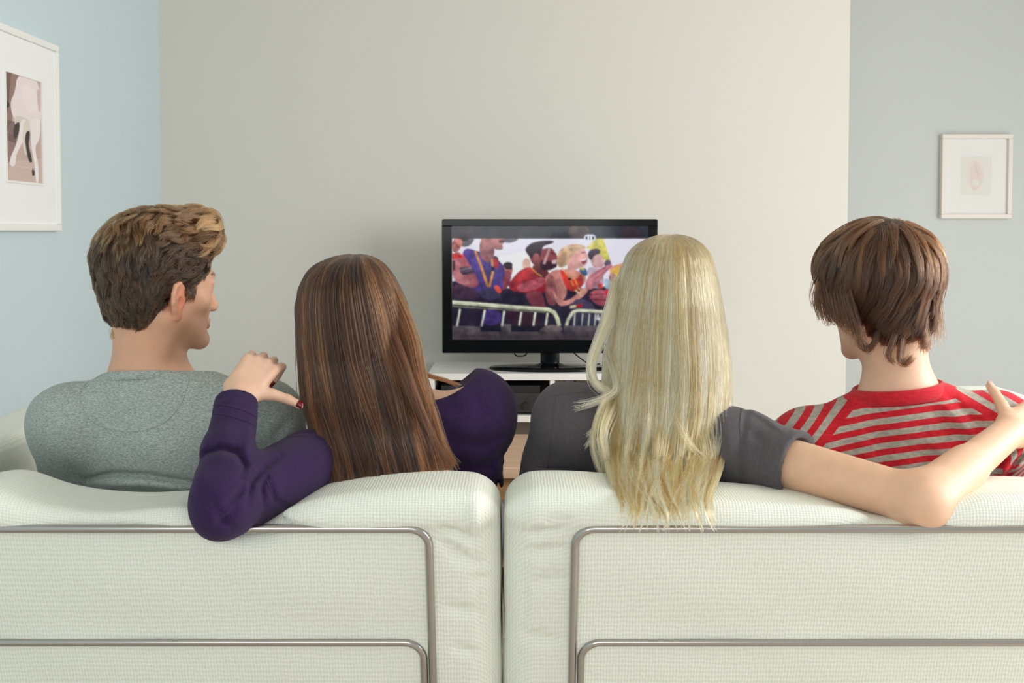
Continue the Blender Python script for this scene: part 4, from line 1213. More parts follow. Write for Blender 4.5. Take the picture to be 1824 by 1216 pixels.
def build_body(fig, person, tone, extra=None, h=H_SKIN):
    pts = np.array([*fig.sh, *fig.el, *fig.wr, fig.head, *fig.hip, *fig.kn, *fig.an, fig.pelvis])
    ax, ay, az = grids(pts, h, np.array([.155, .16, .16]), 0.66, 2.72)
    az = az[az > -.02]
    V, Q = surface(fig.skin, ax, ay, az)
    V[:, 2] = np.maximum(V[:, 2], 0.002)
    o = mesh_obj('body', V, Q, M_SKIN, person, smooth=True)
    col = np.tile(np.array(tone, dtype=np.float32), (len(V), 1))
    q = (V - fig.head) @ fig.HR / fig.head_s
    m = q.copy(); m[:, 0] = np.abs(m[:, 0])
    def tint(w, c):
        col[:] = col * (1 - w[:, None]) + np.array(c, dtype=np.float32) * w[:, None]
    ear = np.exp(-(((m[:, 0] - .082) / .011) ** 2 + ((m[:, 1] + .012) / .026) ** 2 + ((m[:, 2] + .033) / .034) ** 2) * 1.0)
    tint(np.clip(ear * 1.1, 0, .75), np.array(tone) * np.array([1.05, .62, .56]))
    lips = np.exp(-((m[:, 0] / .02) ** 2 + ((m[:, 1] - .098) / .012) ** 2 + ((m[:, 2] + .080) / .008) ** 2))
    tint(np.clip(lips, 0, .7), np.array(tone) * np.array([.86, .5, .5]))
    brow = np.exp(-(((m[:, 0] - .030) / .019) ** 4 + ((m[:, 1] - .090) / .02) ** 2 + ((m[:, 2] - .0135 - (m[:, 0] - .02) * .06) / .0045) ** 2))
    tint(np.clip(brow * 1.3, 0, .85), fig.brow)
    lash = np.exp(-(((m[:, 0] - .032) / .014) ** 4 + ((m[:, 1] - .093) / .010) ** 2 + ((m[:, 2] + .0085) / .0018) ** 2))
    tint(np.clip(lash, 0, .7), fig.brow)
    if fig.stubble > 0:
        st = sstep(.0, .03, m[:, 1] - .5 * (m[:, 2] + .06)) * sstep(-.038, -.062, m[:, 2]) * (m[:, 2] > -.16) * sstep(-.165, -.135, m[:, 2])
        chk = 1 - .6 * np.exp(-((m[:, 0] / .035) ** 2 + ((m[:, 2] + .05) / .018) ** 2))
        tint(np.clip(st * chk, 0, 1) * fig.stubble, np.array(tone) * np.array([.50, .44, .40]))
    for i in (0, 1):
        h_ = fig.hcoords(V, i)
        chains, th = fig.hands[i]
        for ch in chains:                         # knuckles a little redder
            for kp in ch[:2]:
                w = np.exp(-(np.linalg.norm(h_ - kp, axis=1) / .009) ** 2)
                tint(w * .35, np.array(tone) * np.array([1.0, .78, .72]))
    set_attr(o, 'skin', col)
    # nails
    nails = []
    for i in (0, 1):
        chains, th = fig.hands[i]
        for c in list(chains) + [th]:
            a, b = np.array(c[-2]), np.array(c[-1])
            t = nrm(b - a)
            zz = np.array([0, 0, 1.0]) if c is not th else np.array(fig.thumb_nail[i])
            n_ = nrm(zz - t * t.dot(zz)) if abs(t.dot(zz)) < .98 else nrm(np.array([0, 1, 0]) - t * t[1])
            s_ = np.cross(t, n_)
            rad = .0062 if c is not th else .0075
            Vn = []
            for layer in (0, 1):
                for uu in np.linspace(-1, 1, 5):
                    for vv in np.linspace(-1, 1, 5):
                        ang = uu * 1.0
                        L = b + t * (vv * .0058 + .0008)
                        L = L + (n_ * math.cos(ang) + s_ * math.sin(ang)) * (rad + (.0009 if layer else -.001)) * (1 - .10 * max(vv, 0) ** 2)
                        Vn.append(fig.wr[i] + fig.HF[i] @ (L * fig.hand_s))
            Fn = []
            for y in range(4):
                for x in range(4):
                    j = 25 + y * 5 + x
                    Fn.append((j, j + 1, j + 6, j + 5)); j -= 25
                    Fn.append((j, j + 5, j + 6, j + 1))
            ring = [0, 1, 2, 3, 4, 9, 14, 19, 24, 23, 22, 21, 20, 15, 10, 5]
            for a_, b_ in zip(ring, ring[1:] + ring[:1]):
                Fn.append((a_, b_, b_ + 25, a_ + 25))
            nails.append(mesh_obj('fingernail', Vn, Fn, fig.nail_mat, o, smooth=True))
    # eyes
    for sx in (-1, 1):
        c = fig.head + fig.HR @ (np.array([sx * .032, .0762, -.0105]) * fig.head_s)
        mb = MB()
        prof = [(.0124 * math.sin(a) + 1e-5, -.0124 * math.cos(a)) for a in np.linspace(0, PI, 13)]
        n = 20
        Vv = []
        for rr, yy in prof:
            for k in range(n):
                Vv.append(c + fig.HR @ np.array([rr * math.cos(2 * PI * k / n), -yy, rr * math.sin(2 * PI * k / n)]))
        Fq = [(i * n + k, i * n + (k + 1) % n, (i + 1) * n + (k + 1) % n, (i + 1) * n + k) for i in range(12) for k in range(n)]
        e = mesh_obj('eye', Vv, Fq, M_EYE, o, smooth=True)
        set_attr(e, 'iris', np.repeat([0.0 if yy < .0105 else 1.0 for rr, yy in [(r_, -y_) for r_, y_ in prof]], n))
    return o

def eye_mat():
    m, nt, b = new_mat('eye')
    at = node(nt, 'ShaderNodeAttribute'); at.attribute_name = 'iris'
    mx = node(nt, 'ShaderNodeMix', data_type='RGBA')
    mx.inputs['A'].default_value = (0.75, 0.72, 0.70, 1); mx.inputs['B'].default_value = (0.06, 0.05, 0.04, 1)
    nt.links.new(at.outputs['Fac'], mx.inputs['Factor']); nt.links.new(mx.outputs['Result'], b.inputs['Base Color'])
    b.inputs['Roughness'].default_value = 0.1
    return m
M_EYE = eye_mat()
M_NAIL = plain('bare_nail', srgb(228, 186, 168), 0.3)
M_NAILRED = plain('dark_red_nail_varnish', srgb(120, 10, 34), 0.15)

def garment(fig, name, fn, pts, mat, person, h=0.0045, pad=.11, lowz=0.66, fary=2.68, label=None):
    ax, ay, az = grids(np.array(pts), h, np.array([pad, pad, pad]), lowz, fary)
    V, Q = surface(fn, ax, ay, az)
    return mesh_obj(name, V, Q, mat, person, smooth=True, label=label), V

def collar_frame(fig, tilt=.32):
    r = fig.R[:, 0]; up = np.array([0, tilt, 1.0]); up = nrm(up - r * up.dot(r))
    return np.stack([r, np.cross(up, r), up], 1)

def neckline(fig, p, d, g, rise, tilt=.32, k=.018):
    """carry the cloth up round the neck and cut it level with the collar"""
    up = collar_frame(fig, tilt)[:, 2]
    d = smin(d, d_cap(p, fig.neck - up * .05, fig.neck + up * (rise + .01), fig.neck_r * 1.12 + g, fig.neck_r * 1.04 + g), k)
    s_ = (p - f3(fig.neck + up * rise)) @ f3(up)
    rad = np.linalg.norm((p - f3(fig.neck)) - (((p - f3(fig.neck)) @ f3(up))[:, None] * f3(up)), axis=1)
    return np.where(rad < .14, smax(d, s_, .002), d)

def ring_band(name, c, R, rx, ry, h, thick, mat, person, n=72, m=12, ribs=0, dip=0.0):
    """a closed band round the neck, oval in section"""
    V = []
    for i in range(n):
        a = 2 * PI * i / n
        for j in range(m):
            b = 2 * PI * j / m
            rr = thick * math.cos(b); zz = h * math.sin(b)
            k = (1 + ribs * math.cos(a * n / 2)) if ribs else 1
            flare = 1 - zz * 1.8
            L = np.array([(rx * flare + rr * k) * math.cos(a), (ry * flare + rr * k) * math.sin(a), zz - dip * (ry * flare) * math.sin(a)])
            V.append(c + R @ L)
    Fq = [(i * m + j, ((i + 1) % n) * m + j, ((i + 1) % n) * m + (j + 1) % m, i * m + (j + 1) % m) for i in range(n) for j in range(m)]
    return mesh_obj(name, V, Fq, mat, person, smooth=True)

def seam(name, fn, pts, mat, parent, r=.0013, n=60, d0=1.95, d1=2.62):
    """a stitched seam that lies on the cloth"""
    pts = catmull(np.array(pts, float), n)
    ds = np.arange(d0, d1, .004)
    G = np.array([[P(x, y, d) for d in ds] for x, y in pts]).reshape(-1, 3).astype(np.float32)
    f = fn(G).reshape(len(pts), len(ds))
    out = []
    for i in range(len(pts)):
        j = np.argmax(f[i] < 0)
        if f[i, j] < 0 and j > 0:
            t = f[i, j - 1] / (f[i, j - 1] - f[i, j])
            out.append(P(pts[i][0], pts[i][1], ds[j - 1] + t * .004))
    if len(out) > 3:
        MB().tube(out, r, 6).build(name, mat, parent, smooth=True)

def catmull(pts, n):
    pts = np.array(pts, float); m = len(pts)
    u = np.linspace(0, m - 1.0001, n); i = u.astype(int); f = (u - i)[:, None]
    g = lambda j: pts[np.clip(j, 0, m - 1)]
    a, b, c, d = g(i - 1), g(i), g(i + 1), g(i + 2)
    return .5 * (2 * b + (c - a) * f + (2 * a - 5 * b + 4 * c - d) * f ** 2 + (3 * b - a - 3 * c + d) * f ** 3)

def trousers(fig, person, mat):
    def fn(p):
        d = smin(fig.legs(p, .004), d_ell(p, fig.pelvis, (.182 * fig.build, .138 * fig.build, .12), fig.R), .05)
        return d + soft_noise(p, .0015, 40)
    pts = [*fig.hip, *fig.kn, *fig.an, fig.pelvis]
    lo = np.min(pts, 0) - .16; hi = np.max(pts, 0) + .16
    V, Q = surface(fn, axis(lo[0], hi[0], .012), axis(lo[1], hi[1], .012), axis(max(lo[2], .03), hi[2], .012))
    mesh_obj('trousers', V, Q, mat, person, smooth=True)
    for i in (0, 1):
        f2 = lambda p: smax(d_cap(p, fig.an[i] + np.array([0, -.025, -.03]), fig.an[i] + np.array([0, .155, -.045]), .046, .038), -(p[:, 2] - .004), .004)
        c = fig.an[i]
        V, Q = surface(f2, axis(c[0] - .07, c[0] + .07, .01), axis(c[1] - .1, c[1] + .22, .01), axis(-.005, c[2] + .04, .01))
        mesh_obj('shoe', V, Q, M_SHOE, person, smooth=True)
M_SHOE = plain('dark_shoe_leather', srgb(52, 46, 44), 0.45)

FLAT_CURLS = [(.3, .5, .3)] * 4
THUMB_REST = ([(.6, .7, -.2), (.3, .9, -.25), (.2, 1, -.2)], (.040, .030, .024))

def frame3(y, z):
    """hand frame from finger direction y and back-of-hand direction z; x is then towards the thumb for the LEFT hand"""
    y = nrm(y); z = np.asarray(z, float); z = nrm(z - y * y.dot(z))
    return np.stack([np.cross(y, z), y, z], 1)

def seated(shL, shR, neck, head, head_rot, pelvis, **k):
    """defaults of a sitting figure: hands on the lap, feet on the floor"""
    shL, shR = np.array(shL), np.array(shR)
    dx = k.pop('knee_dx', 0.0)
    pelvis = np.array(pelvis)
    hip = [pelvis + np.array([-.09, .05, -.02]), pelvis + np.array([.09, .05, -.02])]
    kn = [pelvis + np.array([-.13 + dx, .47, .03]), pelvis + np.array([.13 + dx, .47, .03])]
    an = [pelvis + np.array([-.12 + dx, .56, 0]), pelvis + np.array([.12 + dx, .56, 0])]
    for a in an:
        a[2] = .085
    el = [shL + np.array([-.035, .16, -.23]), shR + np.array([.035, .16, -.23])]
    wr = [el[0] + np.array([.12, .20, .0]), el[1] + np.array([-.12, .20, .0])]
    hl = frame3((.45, 1, -.15), (0, 0, 1)); hr = frame3((-.45, 1, -.15), (0, 0, 1)); hr[:, 0] *= -1
    base = dict(sh=[shL, shR], neck=np.array(neck), head=np.array(head), head_rot=head_rot, pelvis=pelvis, hip=hip, kn=kn, an=an, el=el, wr=wr, HF=[hl, hr],
                hands=[hand_parts(FLAT_CURLS, THUMB_REST), hand_parts(FLAT_CURLS, THUMB_REST)], hand_s=1.0, head_s=1.0, jaw=1.0, build=1.0, bust=False,
                elbow_tip=None, arm_g=-.002, neck_r=.060, trap_z=.012, trap_n=-.02, arm_r=[(.054, .043, .028)] * 2, stubble=0.0, brow=srgb(70, 50, 36), nail_mat=M_NAIL, thumb_nail=[(0, 0, 1), (0, 0, 1)])
    base.update(k)
    return Figure(**base)

# ------------------------------------------------------------------ the four people
def px3(*a):
    return P(*a)

# man in the grey T-shirt
def make_man_grey():
    t = thing('person', 'man in a heather grey t-shirt, brown hair swept back, head turned in profile', 'person', (-0.65, 2.9, 0))
    fig = seated(px3(122, 756, 2.50), px3(468, 748, 2.45), px3(266, 668, 2.50), px3(288, 500, 2.50), (math.radians(47), math.radians(2), 0),
                 (-.63, 2.73, .47), neck_r=.0665, build=1.06, trap_n=-.012, trap_z=.014, arm_r=[(.060, .047, .030)] * 2, stubble=.55, brow=srgb(92, 64, 44), jaw=1.08)
    build_body(fig, t, srgb(220, 170, 140), h=.0034)
    folds = [([(158, 852), (200, 844), (260, 846), (350, 860)], 5, .013), ([(165, 864), (250, 862), (345, 874)], 9, -.008), ([(90, 815), (140, 845), (165, 868)], 14, .003),
             ([(380, 690), (460, 780), (480, 840)], 16, .003), ([(120, 690), (100, 760), (105, 820)], 14, .003), ([(520, 740), (480, 790)], 10, .004), ([(180, 690), (150, 760)], 22, -.002), ([(330, 800), (220, 790)], 26, -.003)]
    cut_c = fig.neck + fig.R @ np.array([0, .004, .03])
    def fn(p):
        d = smin(fig.trunk(p, .007), fig.arms(p, .009, to=0.0), .035)
        d = d + crease(p, folds) + soft_noise(p, .0013, 34)
        d = neckline(fig, p, d, .006, .004, .14)
        d = smax(d, .44 - p[:, 2], .005)
        return d
    sh, V = garment(fig, 't_shirt', fn, [*fig.sh, *fig.el, fig.pelvis, fig.neck], M_GREYTEE, t)
    ring_band('collar', fig.neck + np.array([0, 0, -.003]), collar_frame(fig, .14), .0800, .0800, .0085, .0045, M_GREYTEE, sh)
    seam('stitched_seam', fn, [(182, 668), (156, 682), (142, 700), (145, 722), (160, 745), (188, 761), (230, 768), (268, 763), (299, 747), (321, 720), (332, 693), (337, 668)], M_GREYTEE, sh, .0015)
    trousers(fig, t, M_JEANS)
    return t, fig

# woman in the purple top
def make_woman_purple():
    t = thing('person', 'woman in a purple top, long straight brown hair, hand on a grey shoulder', 'person', (-0.25, 2.9, 0))
    chains = hand_parts([(.75, 1.15, .7), (.8, 1.0, .5), (.75, .9, .5), (.7, .8, .4)], ([(.85, .45, .05), (.95, .18, .15), (.98, .02, .12)], (.036, .031, .026)))
    HL = np.stack([nrm((.93, -.25, -.28)), nrm((.36, .62, .62)), np.zeros(3)], 1)
    HL = frame3((.40, .60, .62), (.30, -.70, .62))
    fig = seated(px3(604, 800, 2.39), px3(848, 735, 2.42), px3(700, 728, 2.43), px3(632, 566, 2.43), (math.radians(14), 0, math.radians(-8)),
                 (-.20, 2.70, .46), arm_g=-.012, neck_r=.050, build=.88, bust=True, hand_s=.90, head_s=.94, trap_n=-.01, trap_z=.012, nail_mat=M_NAILRED,
                 arm_r=[(.052, .0345, .0255), (.046, .040, .026)], brow=srgb(60, 40, 30))
    fig.el[1] = fig.sh[1] + np.array([-.025, .16, -.22]); fig.wr[1] = fig.el[1] + np.array([-.10, .19, .0])
    fig.el[0] = px3(394, 906, 2.085); fig.wr[0] = px3(424, 703, 2.27)
    fig.HF[0] = HL; fig.hands[0] = chains; fig.thumb_nail = [(.1, -.2, 1), (0, 0, 1)]
    build_body(fig, t, srgb(226, 186, 160))
    cuff = lerp(fig.el[0], fig.wr[0], .93)
    ax = nrm(fig.wr[0] - fig.el[0])
    folds = [([(352, 830), (368, 806), (395, 798), (425, 806), (436, 830), (430, 850)], 7, .008), ([(440, 900), (448, 860), (470, 835), (500, 812)], 6, .006), ([(470, 900), (466, 866), (480, 840)], 5, .004), ([(360, 870), (400, 930), (420, 945)], 10, .003),
             ([(395, 905), (425, 880), (440, 860)], 7, .006), ([(380, 940), (410, 915), (430, 895)], 7, .004), ([(475, 845), (490, 890), (520, 905)], 4, .003), ([(450, 740), (440, 790), (432, 815)], 9, -.004), ([(372, 760), (360, 820), (352, 880)], 12, -.003),
             ([(840, 690), (860, 740), (852, 790)], 14, .003), ([(900, 775), (860, 790), (800, 785)], 12, .005), ([(905, 800), (870, 830), (815, 835)], 10, .005), ([(895, 830), (880, 880), (888, 930)], 6, .006), ([(880, 800), (890, 850), (900, 880)], 7, -.004), ([(780, 740), (830, 760), (880, 750)], 18, -.003), ([(870, 850), (866, 900), (880, 940)], 6, .005)]
    nk = px3(737, 655, 2.42)
    def fn(p):
        d = smin(fig.trunk(p, .007), fig.arms(p, .008, which=(1,)), .04)
        d = smin(d, d_ell(p, px3(852, 742, 2.44), (.068, .075, .085)), .03)
        d = smin(d, d_ell(p, px3(848, 825, 2.46), (.045, .07, .09)), .04)
        a = fig.arms(p, .0095, which=(0,), k=.028)
        a = smin(a, d_cap(p, lerp(fig.sh[0], fig.el[0], .1), lerp(fig.sh[0], fig.el[0], .74), .058, .050), .02)
        a = smax(a, ((p - f3(cuff)) @ f3(ax)), .002)
        s_ = (p - f3(cuff)) @ f3(ax)
        a = smax(a, -np.maximum(d_cap(p, cuff - ax * .08, cuff + ax * .05, .0275, .0275), -.010 - s_), .002)
        a = a + .0016 * np.exp(-((s_ + .020) / .0018) ** 2) + .0014 * np.exp(-((s_ + .037) / .0018) ** 2)
        d = smin(d, a, .03)
        d = d + crease(p, folds, 1.8, .0135) * (p[:, 1] < 2.52) + soft_noise(p, .0012, 36)
        d = smax(d, -d_ell(p, nk, (.112, .13, .062)), .004)
        d = smax(d, .44 - p[:, 2], .005)
        return d
    top_, _ = garment(fig, 'top', fn, [*fig.sh, *fig.el, fig.wr[0], fig.wr[1], fig.pelvis, fig.neck], M_PURPLE, t)
    seam('sleeve_seam', fn, [(474, 850), (480, 872), (492, 892), (512, 905)], M_PURPLE, top_, .0012)
    seam('cuff_seam', fn, [(378, 722), (400, 722), (430, 730), (458, 742)], M_PURPLE, top_, .0012)
    seam('cuff_seam', fn, [(372, 737), (396, 738), (428, 747), (454, 757)], M_PURPLE, top_, .0012)
    trousers(fig, t, M_GREYJ)
    return t, fig

# blonde woman
def make_woman_blonde():
    t = thing('person', 'woman with long blonde hair, charcoal t-shirt, bare arm along the sofa back', 'person', (0.28, 2.9, 0))
    chains = hand_parts([(.30, .55, .35), (.35, .6, .4), (.40, .6, .4), (.45, .6, .4)], ([(.92, .38, -.05), (.95, .30, -.12), (.92, .30, -.25)], (.033, .026, .021)))
    fig = seated(px3(1020, 754, 2.42), px3(1318, 800, 2.36), px3(1172, 712, 2.42), px3(1186, 532, 2.42), (math.radians(-8), 0, 0),
                 (.28, 2.70, .46), neck_r=.050, build=.88, bust=True, hand_s=.92, head_s=.93, trap_n=-.005, trap_z=.022,
                 arm_r=[(.047, .040, .026), (.0470, .0405, .0290)], brow=srgb(150, 120, 86))
    fig.el[1] = px3(1645, 894, 2.125); fig.elbow_tip = px3(1659, 914, 2.115); fig.wr[1] = px3(1799, 768, 2.30)
    HR_ = frame3((.75, .55, .20), (.35, -.75, .55)); HR_[:, 0] *= -1
    fig.HF[1] = HR_; fig.hands[1] = chains
    fig.el[0] = px3(970, 860, 2.50)
    build_body(fig, t, srgb(226, 184, 154))
    ax = nrm(fig.el[1] - fig.sh[1])
    hem = px3(1404, 832, 2.0) * 0 + lerp(fig.sh[1], fig.el[1], .335)
    folds = [([(1000, 700), (992, 770), (985, 840)], 7, .003), ([(985, 735), (1040, 705), (1060, 704)], 8, .003), ([(950, 830), (1000, 842), (1080, 845)], 8, .004), ([(1030, 760), (1050, 800), (1075, 830)], 14, .003), ([(1330, 722), (1322, 790), (1318, 870)], 6, .004),
             ([(1336, 765), (1356, 790), (1346, 838)], 9, .005), ([(1290, 740), (1300, 800), (1280, 850)], 12, -.004), ([(1385, 785), (1350, 800), (1330, 850)], 12, -.002), ([(1395, 768), (1360, 742), (1330, 726)], 5, -.003)]
    hs = fig.loc(0, 0, 0)
    def fn(p):
        d = smin(fig.trunk(p, .008), fig.arms(p, .010, which=(0,), to=.0), .04)
        d = smin(d, d_ell(p, px3(1000, 742, 2.43), (.045, .06, .055)), .035)
        d = smin(d, d_ell(p, px3(974, 822, 2.47), (.036, .05, .06)), .04)
        a = d_cap(p, fig.sh[1], fig.el[1], .060, .0585)
        a = smax(a, ((p - f3(hem)) @ f3(ax)), .002)
        s_ = (p - f3(hem)) @ f3(ax)
        a = smax(a, -smax(d_cap(p, hem - ax * .10, hem + ax * .06, .0480, .0480), -.010 - s_, .004), .002)
        a = a + .0013 * np.exp(-((s_ + .022) / .0016) ** 2)
        d = smin(d, a, .035)
        d = d + crease(p, folds) * (p[:, 1] < 2.55) + soft_noise(p, .0012, 33)
        d = smax(d, -d_ell(p, fig.neck + fig.R @ np.array([0, 0, .03]), (.075, .075, .045), fig.R), .004)
        d = smax(d, .44 - p[:, 2], .005)
        return d
    tee, _ = garment(fig, 't_shirt', fn, [*fig.sh, *fig.el, fig.pelvis, fig.neck], M_CHAR, t)
    seam('shoulder_seam', fn, [(1322, 724), (1318, 760), (1320, 800), (1316, 850)], M_CHAR, tee, .0013)
    seam('shoulder_seam', fn, [(990, 705), (986, 740), (980, 790), (974, 836)], M_CHAR, tee, .0012)
    seam('yoke_seam', fn, [(984, 706), (1010, 700), (1040, 698), (1060, 700)], M_CHAR, tee, .0012)
    trousers(fig, t, M_JEANS)
    return t, fig

# man in the striped top
def make_man_striped():
    t = thing('person', 'man with brown collar-length hair in a red and grey striped top', 'person', (0.72, 2.9, 0))
    fig = seated(px3(1432, 800, 2.50), px3(1778, 770, 2.46), px3(1600, 693, 2.47), px3(1563, 513, 2.47), (math.radians(-24), math.radians(6), math.radians(-2)),
                 (.72, 2.73, .47), neck_r=.061, build=1.0, trap_n=-.012, trap_z=.022, arm_r=[(.054, .045, .029)] * 2, brow=srgb(70, 48, 34), stubble=.12)
    build_body(fig, t, srgb(226, 188, 160))
    folds = [([(1650, 720), (1690, 760), (1720, 800)], 8, .004), ([(1672, 712), (1720, 760), (1745, 790)], 7, -.004), ([(1690, 705), (1735, 745), (1760, 775)], 6, .004), ([(1540, 730), (1570, 790), (1580, 840)], 16, .003), ([(1640, 740), (1650, 800), (1630, 850)], 16, .003), ([(1450, 800), (1500, 830), (1600, 840)], 12, .003),
             ([(1600, 760), (1680, 800), (1730, 800)], 14, -.004), ([(1770, 850), (1790, 810), (1824, 790)], 6, .006), ([(1750, 845), (1800, 835), (1830, 825)], 6, -.005), ([(1790, 850), (1812, 820), (1830, 800)], 5, .006)]
    def fn(p):
        d = smin(fig.trunk(p, .008), fig.arms(p, .009, to=.9), .04)
        d = d + crease(p, folds, 1.8) * (p[:, 1] < 2.6) + soft_noise(p, .0014, 34)
        d = neckline(fig, p, d, .008, .004, -.02)
        d = smax(d, .44 - p[:, 2], .005)
        return d
    sh, V = garment(fig, 'striped_top', fn, [*fig.sh, *fig.el, *fig.wr, fig.pelvis, fig.neck], M_STRIPE, t)
    # stripes: level on the trunk, across the sleeves outside of the raglan seams
    r_ = fig.R[:, 0]; u_ = nrm(np.array([0, 0, 1.0]) - r_ * r_[2]); w_ = V - fig.mid
    q = np.stack([w_ @ r_, w_[:, 1], w_ @ u_], -1)
    per = .0226
    st = (q[:, 2] - .05 * q[:, 0] - .006 * np.cos(q[:, 0] * 16)) / per + .10
    band = np.full(len(V), -1.0)
    for i, sg, A, B in ((0, -1, (-.080, .092), (-.168, .006)), (1, 1, (.080, .098), (.172, .030))):
        A, B = np.array(A), np.array(B)
        n2 = np.array([-(B - A)[1], (B - A)[0]]) * sg; n2 = n2 / np.linalg.norm(n2)
        side = (q[:, 0] - A[0]) * n2[0] + (q[:, 2] - A[1]) * n2[1]
        below = q[:, 2] < B[1]
        side = np.where(below, np.maximum(side, 0) * 0 + (sg * q[:, 0] - sg * B[0]), side)
        out = side > 0
        d = nrm(fig.el[i] - fig.sh[i])
        down = np.maximum((V - fig.sh[i]) @ d, 0)
        st = np.where(out, (side - .0075 + down * .9) / per, st)
        band = np.maximum(band, .5 + (.0075 - np.abs(side)) * 60)
    cf = collar_frame(fig, -.02); rel = V - fig.neck
    near = np.linalg.norm(rel - (rel @ cf[:, 2])[:, None] * cf[:, 2], axis=1) < .10
    band = np.where(near, np.maximum(band, .5 + (rel @ cf[:, 2] + .020) * 60), band)
    set_attr(sh, 'stripe', st); set_attr(sh, 'band', band)
    ring_band('collar', fig.neck + np.array([0, 0, -.004]), collar_frame(fig, -.02), .0805, .0805, .0130, .0050, M_RED, sh, n=160, ribs=.16)
    trousers(fig, t, M_GREYJ)
    return t, fig

MAN_G, FIG_G = make_man_grey()
WOM_P, FIG_P = make_woman_purple()
WOM_B, FIG_B = make_woman_blonde()
MAN_S, FIG_S = make_man_striped()

# ------------------------------------------------------------------ hair
def strands(name, paths, tone, r0, r1, mat, parent):
    """paths: N strands of K points; thin tapering curves"""
    N, K = paths.shape[:2]
    hc = bpy.data.hair_curves.new(name)
    hc.add_curves([K] * N)
    pts = (paths - np.array(world_loc(parent))).astype(np.float32)
    hc.attributes['position'].data.foreach_set('vector', pts.ravel())
    rad = hc.attributes.get('radius') or hc.attributes.new('radius', 'FLOAT', 'POINT')
    t = np.linspace(0, 1, K)
    rad.data.foreach_set('value', np.tile(r0 + (r1 - r0) * t ** 1.5, N).astype(np.float32))
    at = hc.attributes.new('tone', 'FLOAT', 'CURVE')
    at.data.foreach_set('value', np.asarray(tone, dtype=np.float32))
    hc.materials.append(mat)
    o = bpy.data.objects.new(name, hc)
    COL.objects.link(o)
    o.parent = parent
    return o

def grad(fn, p, e=.0015):
    p = p.astype(np.float32)
    f0 = fn(p)
    g = np.stack([fn(p + f3([e if q == d else 0 for q in range(3)])) - f0 for d in range(3)], -1)
    return f0, g / np.maximum(np.linalg.norm(g, axis=1), 1e-9)[:, None]

def short_hair(fig, person, cap, flow, mats, nguide, nstrand, length, lift, wave, keep, tone_fn, r=(.00055, .0002), K=14, seed=3, clump=.72, label=None, extra=None, fmax=.012):
    rng = np.random.default_rng(seed)
    s = fig.head_s
    to_w = lambda q: fig.head + (q * s) @ fig.HR.T
    V, Q = surface(cap, axis(-.15, .15, .005), axis(-.17, .17, .005), axis(-.17, .20, .005))
    o = mesh_obj('hair', to_w(V), Q, mats[0], person, smooth=True, label=label)
    ok = keep(V)
    src = V[ok]
    f0, n0 = grad(cap, src)
    roots = src - n0 * .004
    gi = rng.choice(len(roots), nguide, replace=False)
    g = roots[gi].copy(); gl = length(g) * rng.uniform(.75, 1.2, nguide); glift = lift(g) * rng.uniform(.2, 1.7, nguide)
    ph = rng.uniform(0, 2 * PI, nguide); off_max = rng.uniform(.0005, .0065, nguide) * (glift > 0)
    path = [g.copy()]
    p = g.copy()
    for k in range(1, K):
        t = k / (K - 1)
        f, n = grad(cap, p)
        v = flow(p, t, rng)
        v = v - n * (v * n).sum(1)[:, None]
        v /= np.maximum(np.linalg.norm(v, axis=1), 1e-6)[:, None]
        b = np.cross(n, v)
        w = wave(g) * np.sin(ph + t * 6.5)
        d = v + b * w[:, None] + n * (glift * (1 - t) * 1.3 + .35 * w * np.cos(ph * 3))[:, None]
        d /= np.linalg.norm(d, axis=1)[:, None]
        p = p + d * (gl / (K - 1))[:, None]
        f, n = grad(cap, p)
        lo = .0006 + off_max * t
        push = np.where(f < lo, lo - f, 0) - np.where(f > .012 + glift * .02, (f - .012 - glift * .02) * .5, 0)
        p = p + n * push[:, None]
        path.append(p.copy())
    path = np.stack(path, 1)                                  # guides, points, 3
    ci = rng.choice(len(roots), nstrand, replace=True)
    c = roots[ci] + rng.normal(0, .0016, (nstrand, 3))
    near = np.empty(nstrand, int)
    for a in range(0, nstrand, 2000):
        near[a:a + 2000] = ((c[a:a + 2000, None] - g[None]) ** 2).sum(-1).argmin(1)
    t = np.linspace(0, 1, K)
    offs = (c - g[near])
    offs = np.where(np.linalg.norm(offs, axis=1)[:, None] > .014, offs * .6, offs)
    shrink = 1 - clump * t ** .7
    P_ = path[near] + offs[:, None, :] * shrink[None, :, None] + rng.normal(0, .0007, (nstrand, 1, 3)) * t[None, :, None] + rng.normal(0, .0003, (nstrand, K, 3))
    cut = rng.uniform(.72, 1.0, nstrand)                        # uneven tips
    ti = np.clip(t[None] * cut[:, None] * (K - 1), 0, K - 1.001); i0 = ti.astype(int); fr = (ti - i0)[..., None]
    P_ = np.take_along_axis(P_, i0[..., None], 1) * (1 - fr) + np.take_along_axis(P_, i0[..., None] + 1, 1) * fr
    fl = cap(P_.reshape(-1, 3).astype(np.float32)).reshape(P_.shape[:2])
    dig = (fl < .0003) & (t[None] > .12)
    if dig.any():
        f, n = grad(cap, P_[dig]); P_[dig] += n * (.0006 - f)[:, None]
    far = fl > fmax
    if far.any():
        f, n = grad(cap, P_[far]); P_[far] -= n * ((f - fmax) * .85)[:, None]
    tone = np.clip(tone_fn(g)[near] + rng.normal(0, .10, nguide)[near] + rng.normal(0, .07, nstrand), 0, 1)
    if extra is not None:
        ep, et = extra(rng, K)
        P_ = np.concatenate([P_, ep]); tone = np.concatenate([tone, et])
    strands('hair_strands', to_w(P_.reshape(-1, 3)).reshape(P_.shape), tone, r[0], r[1], mats[1], o)
    return o

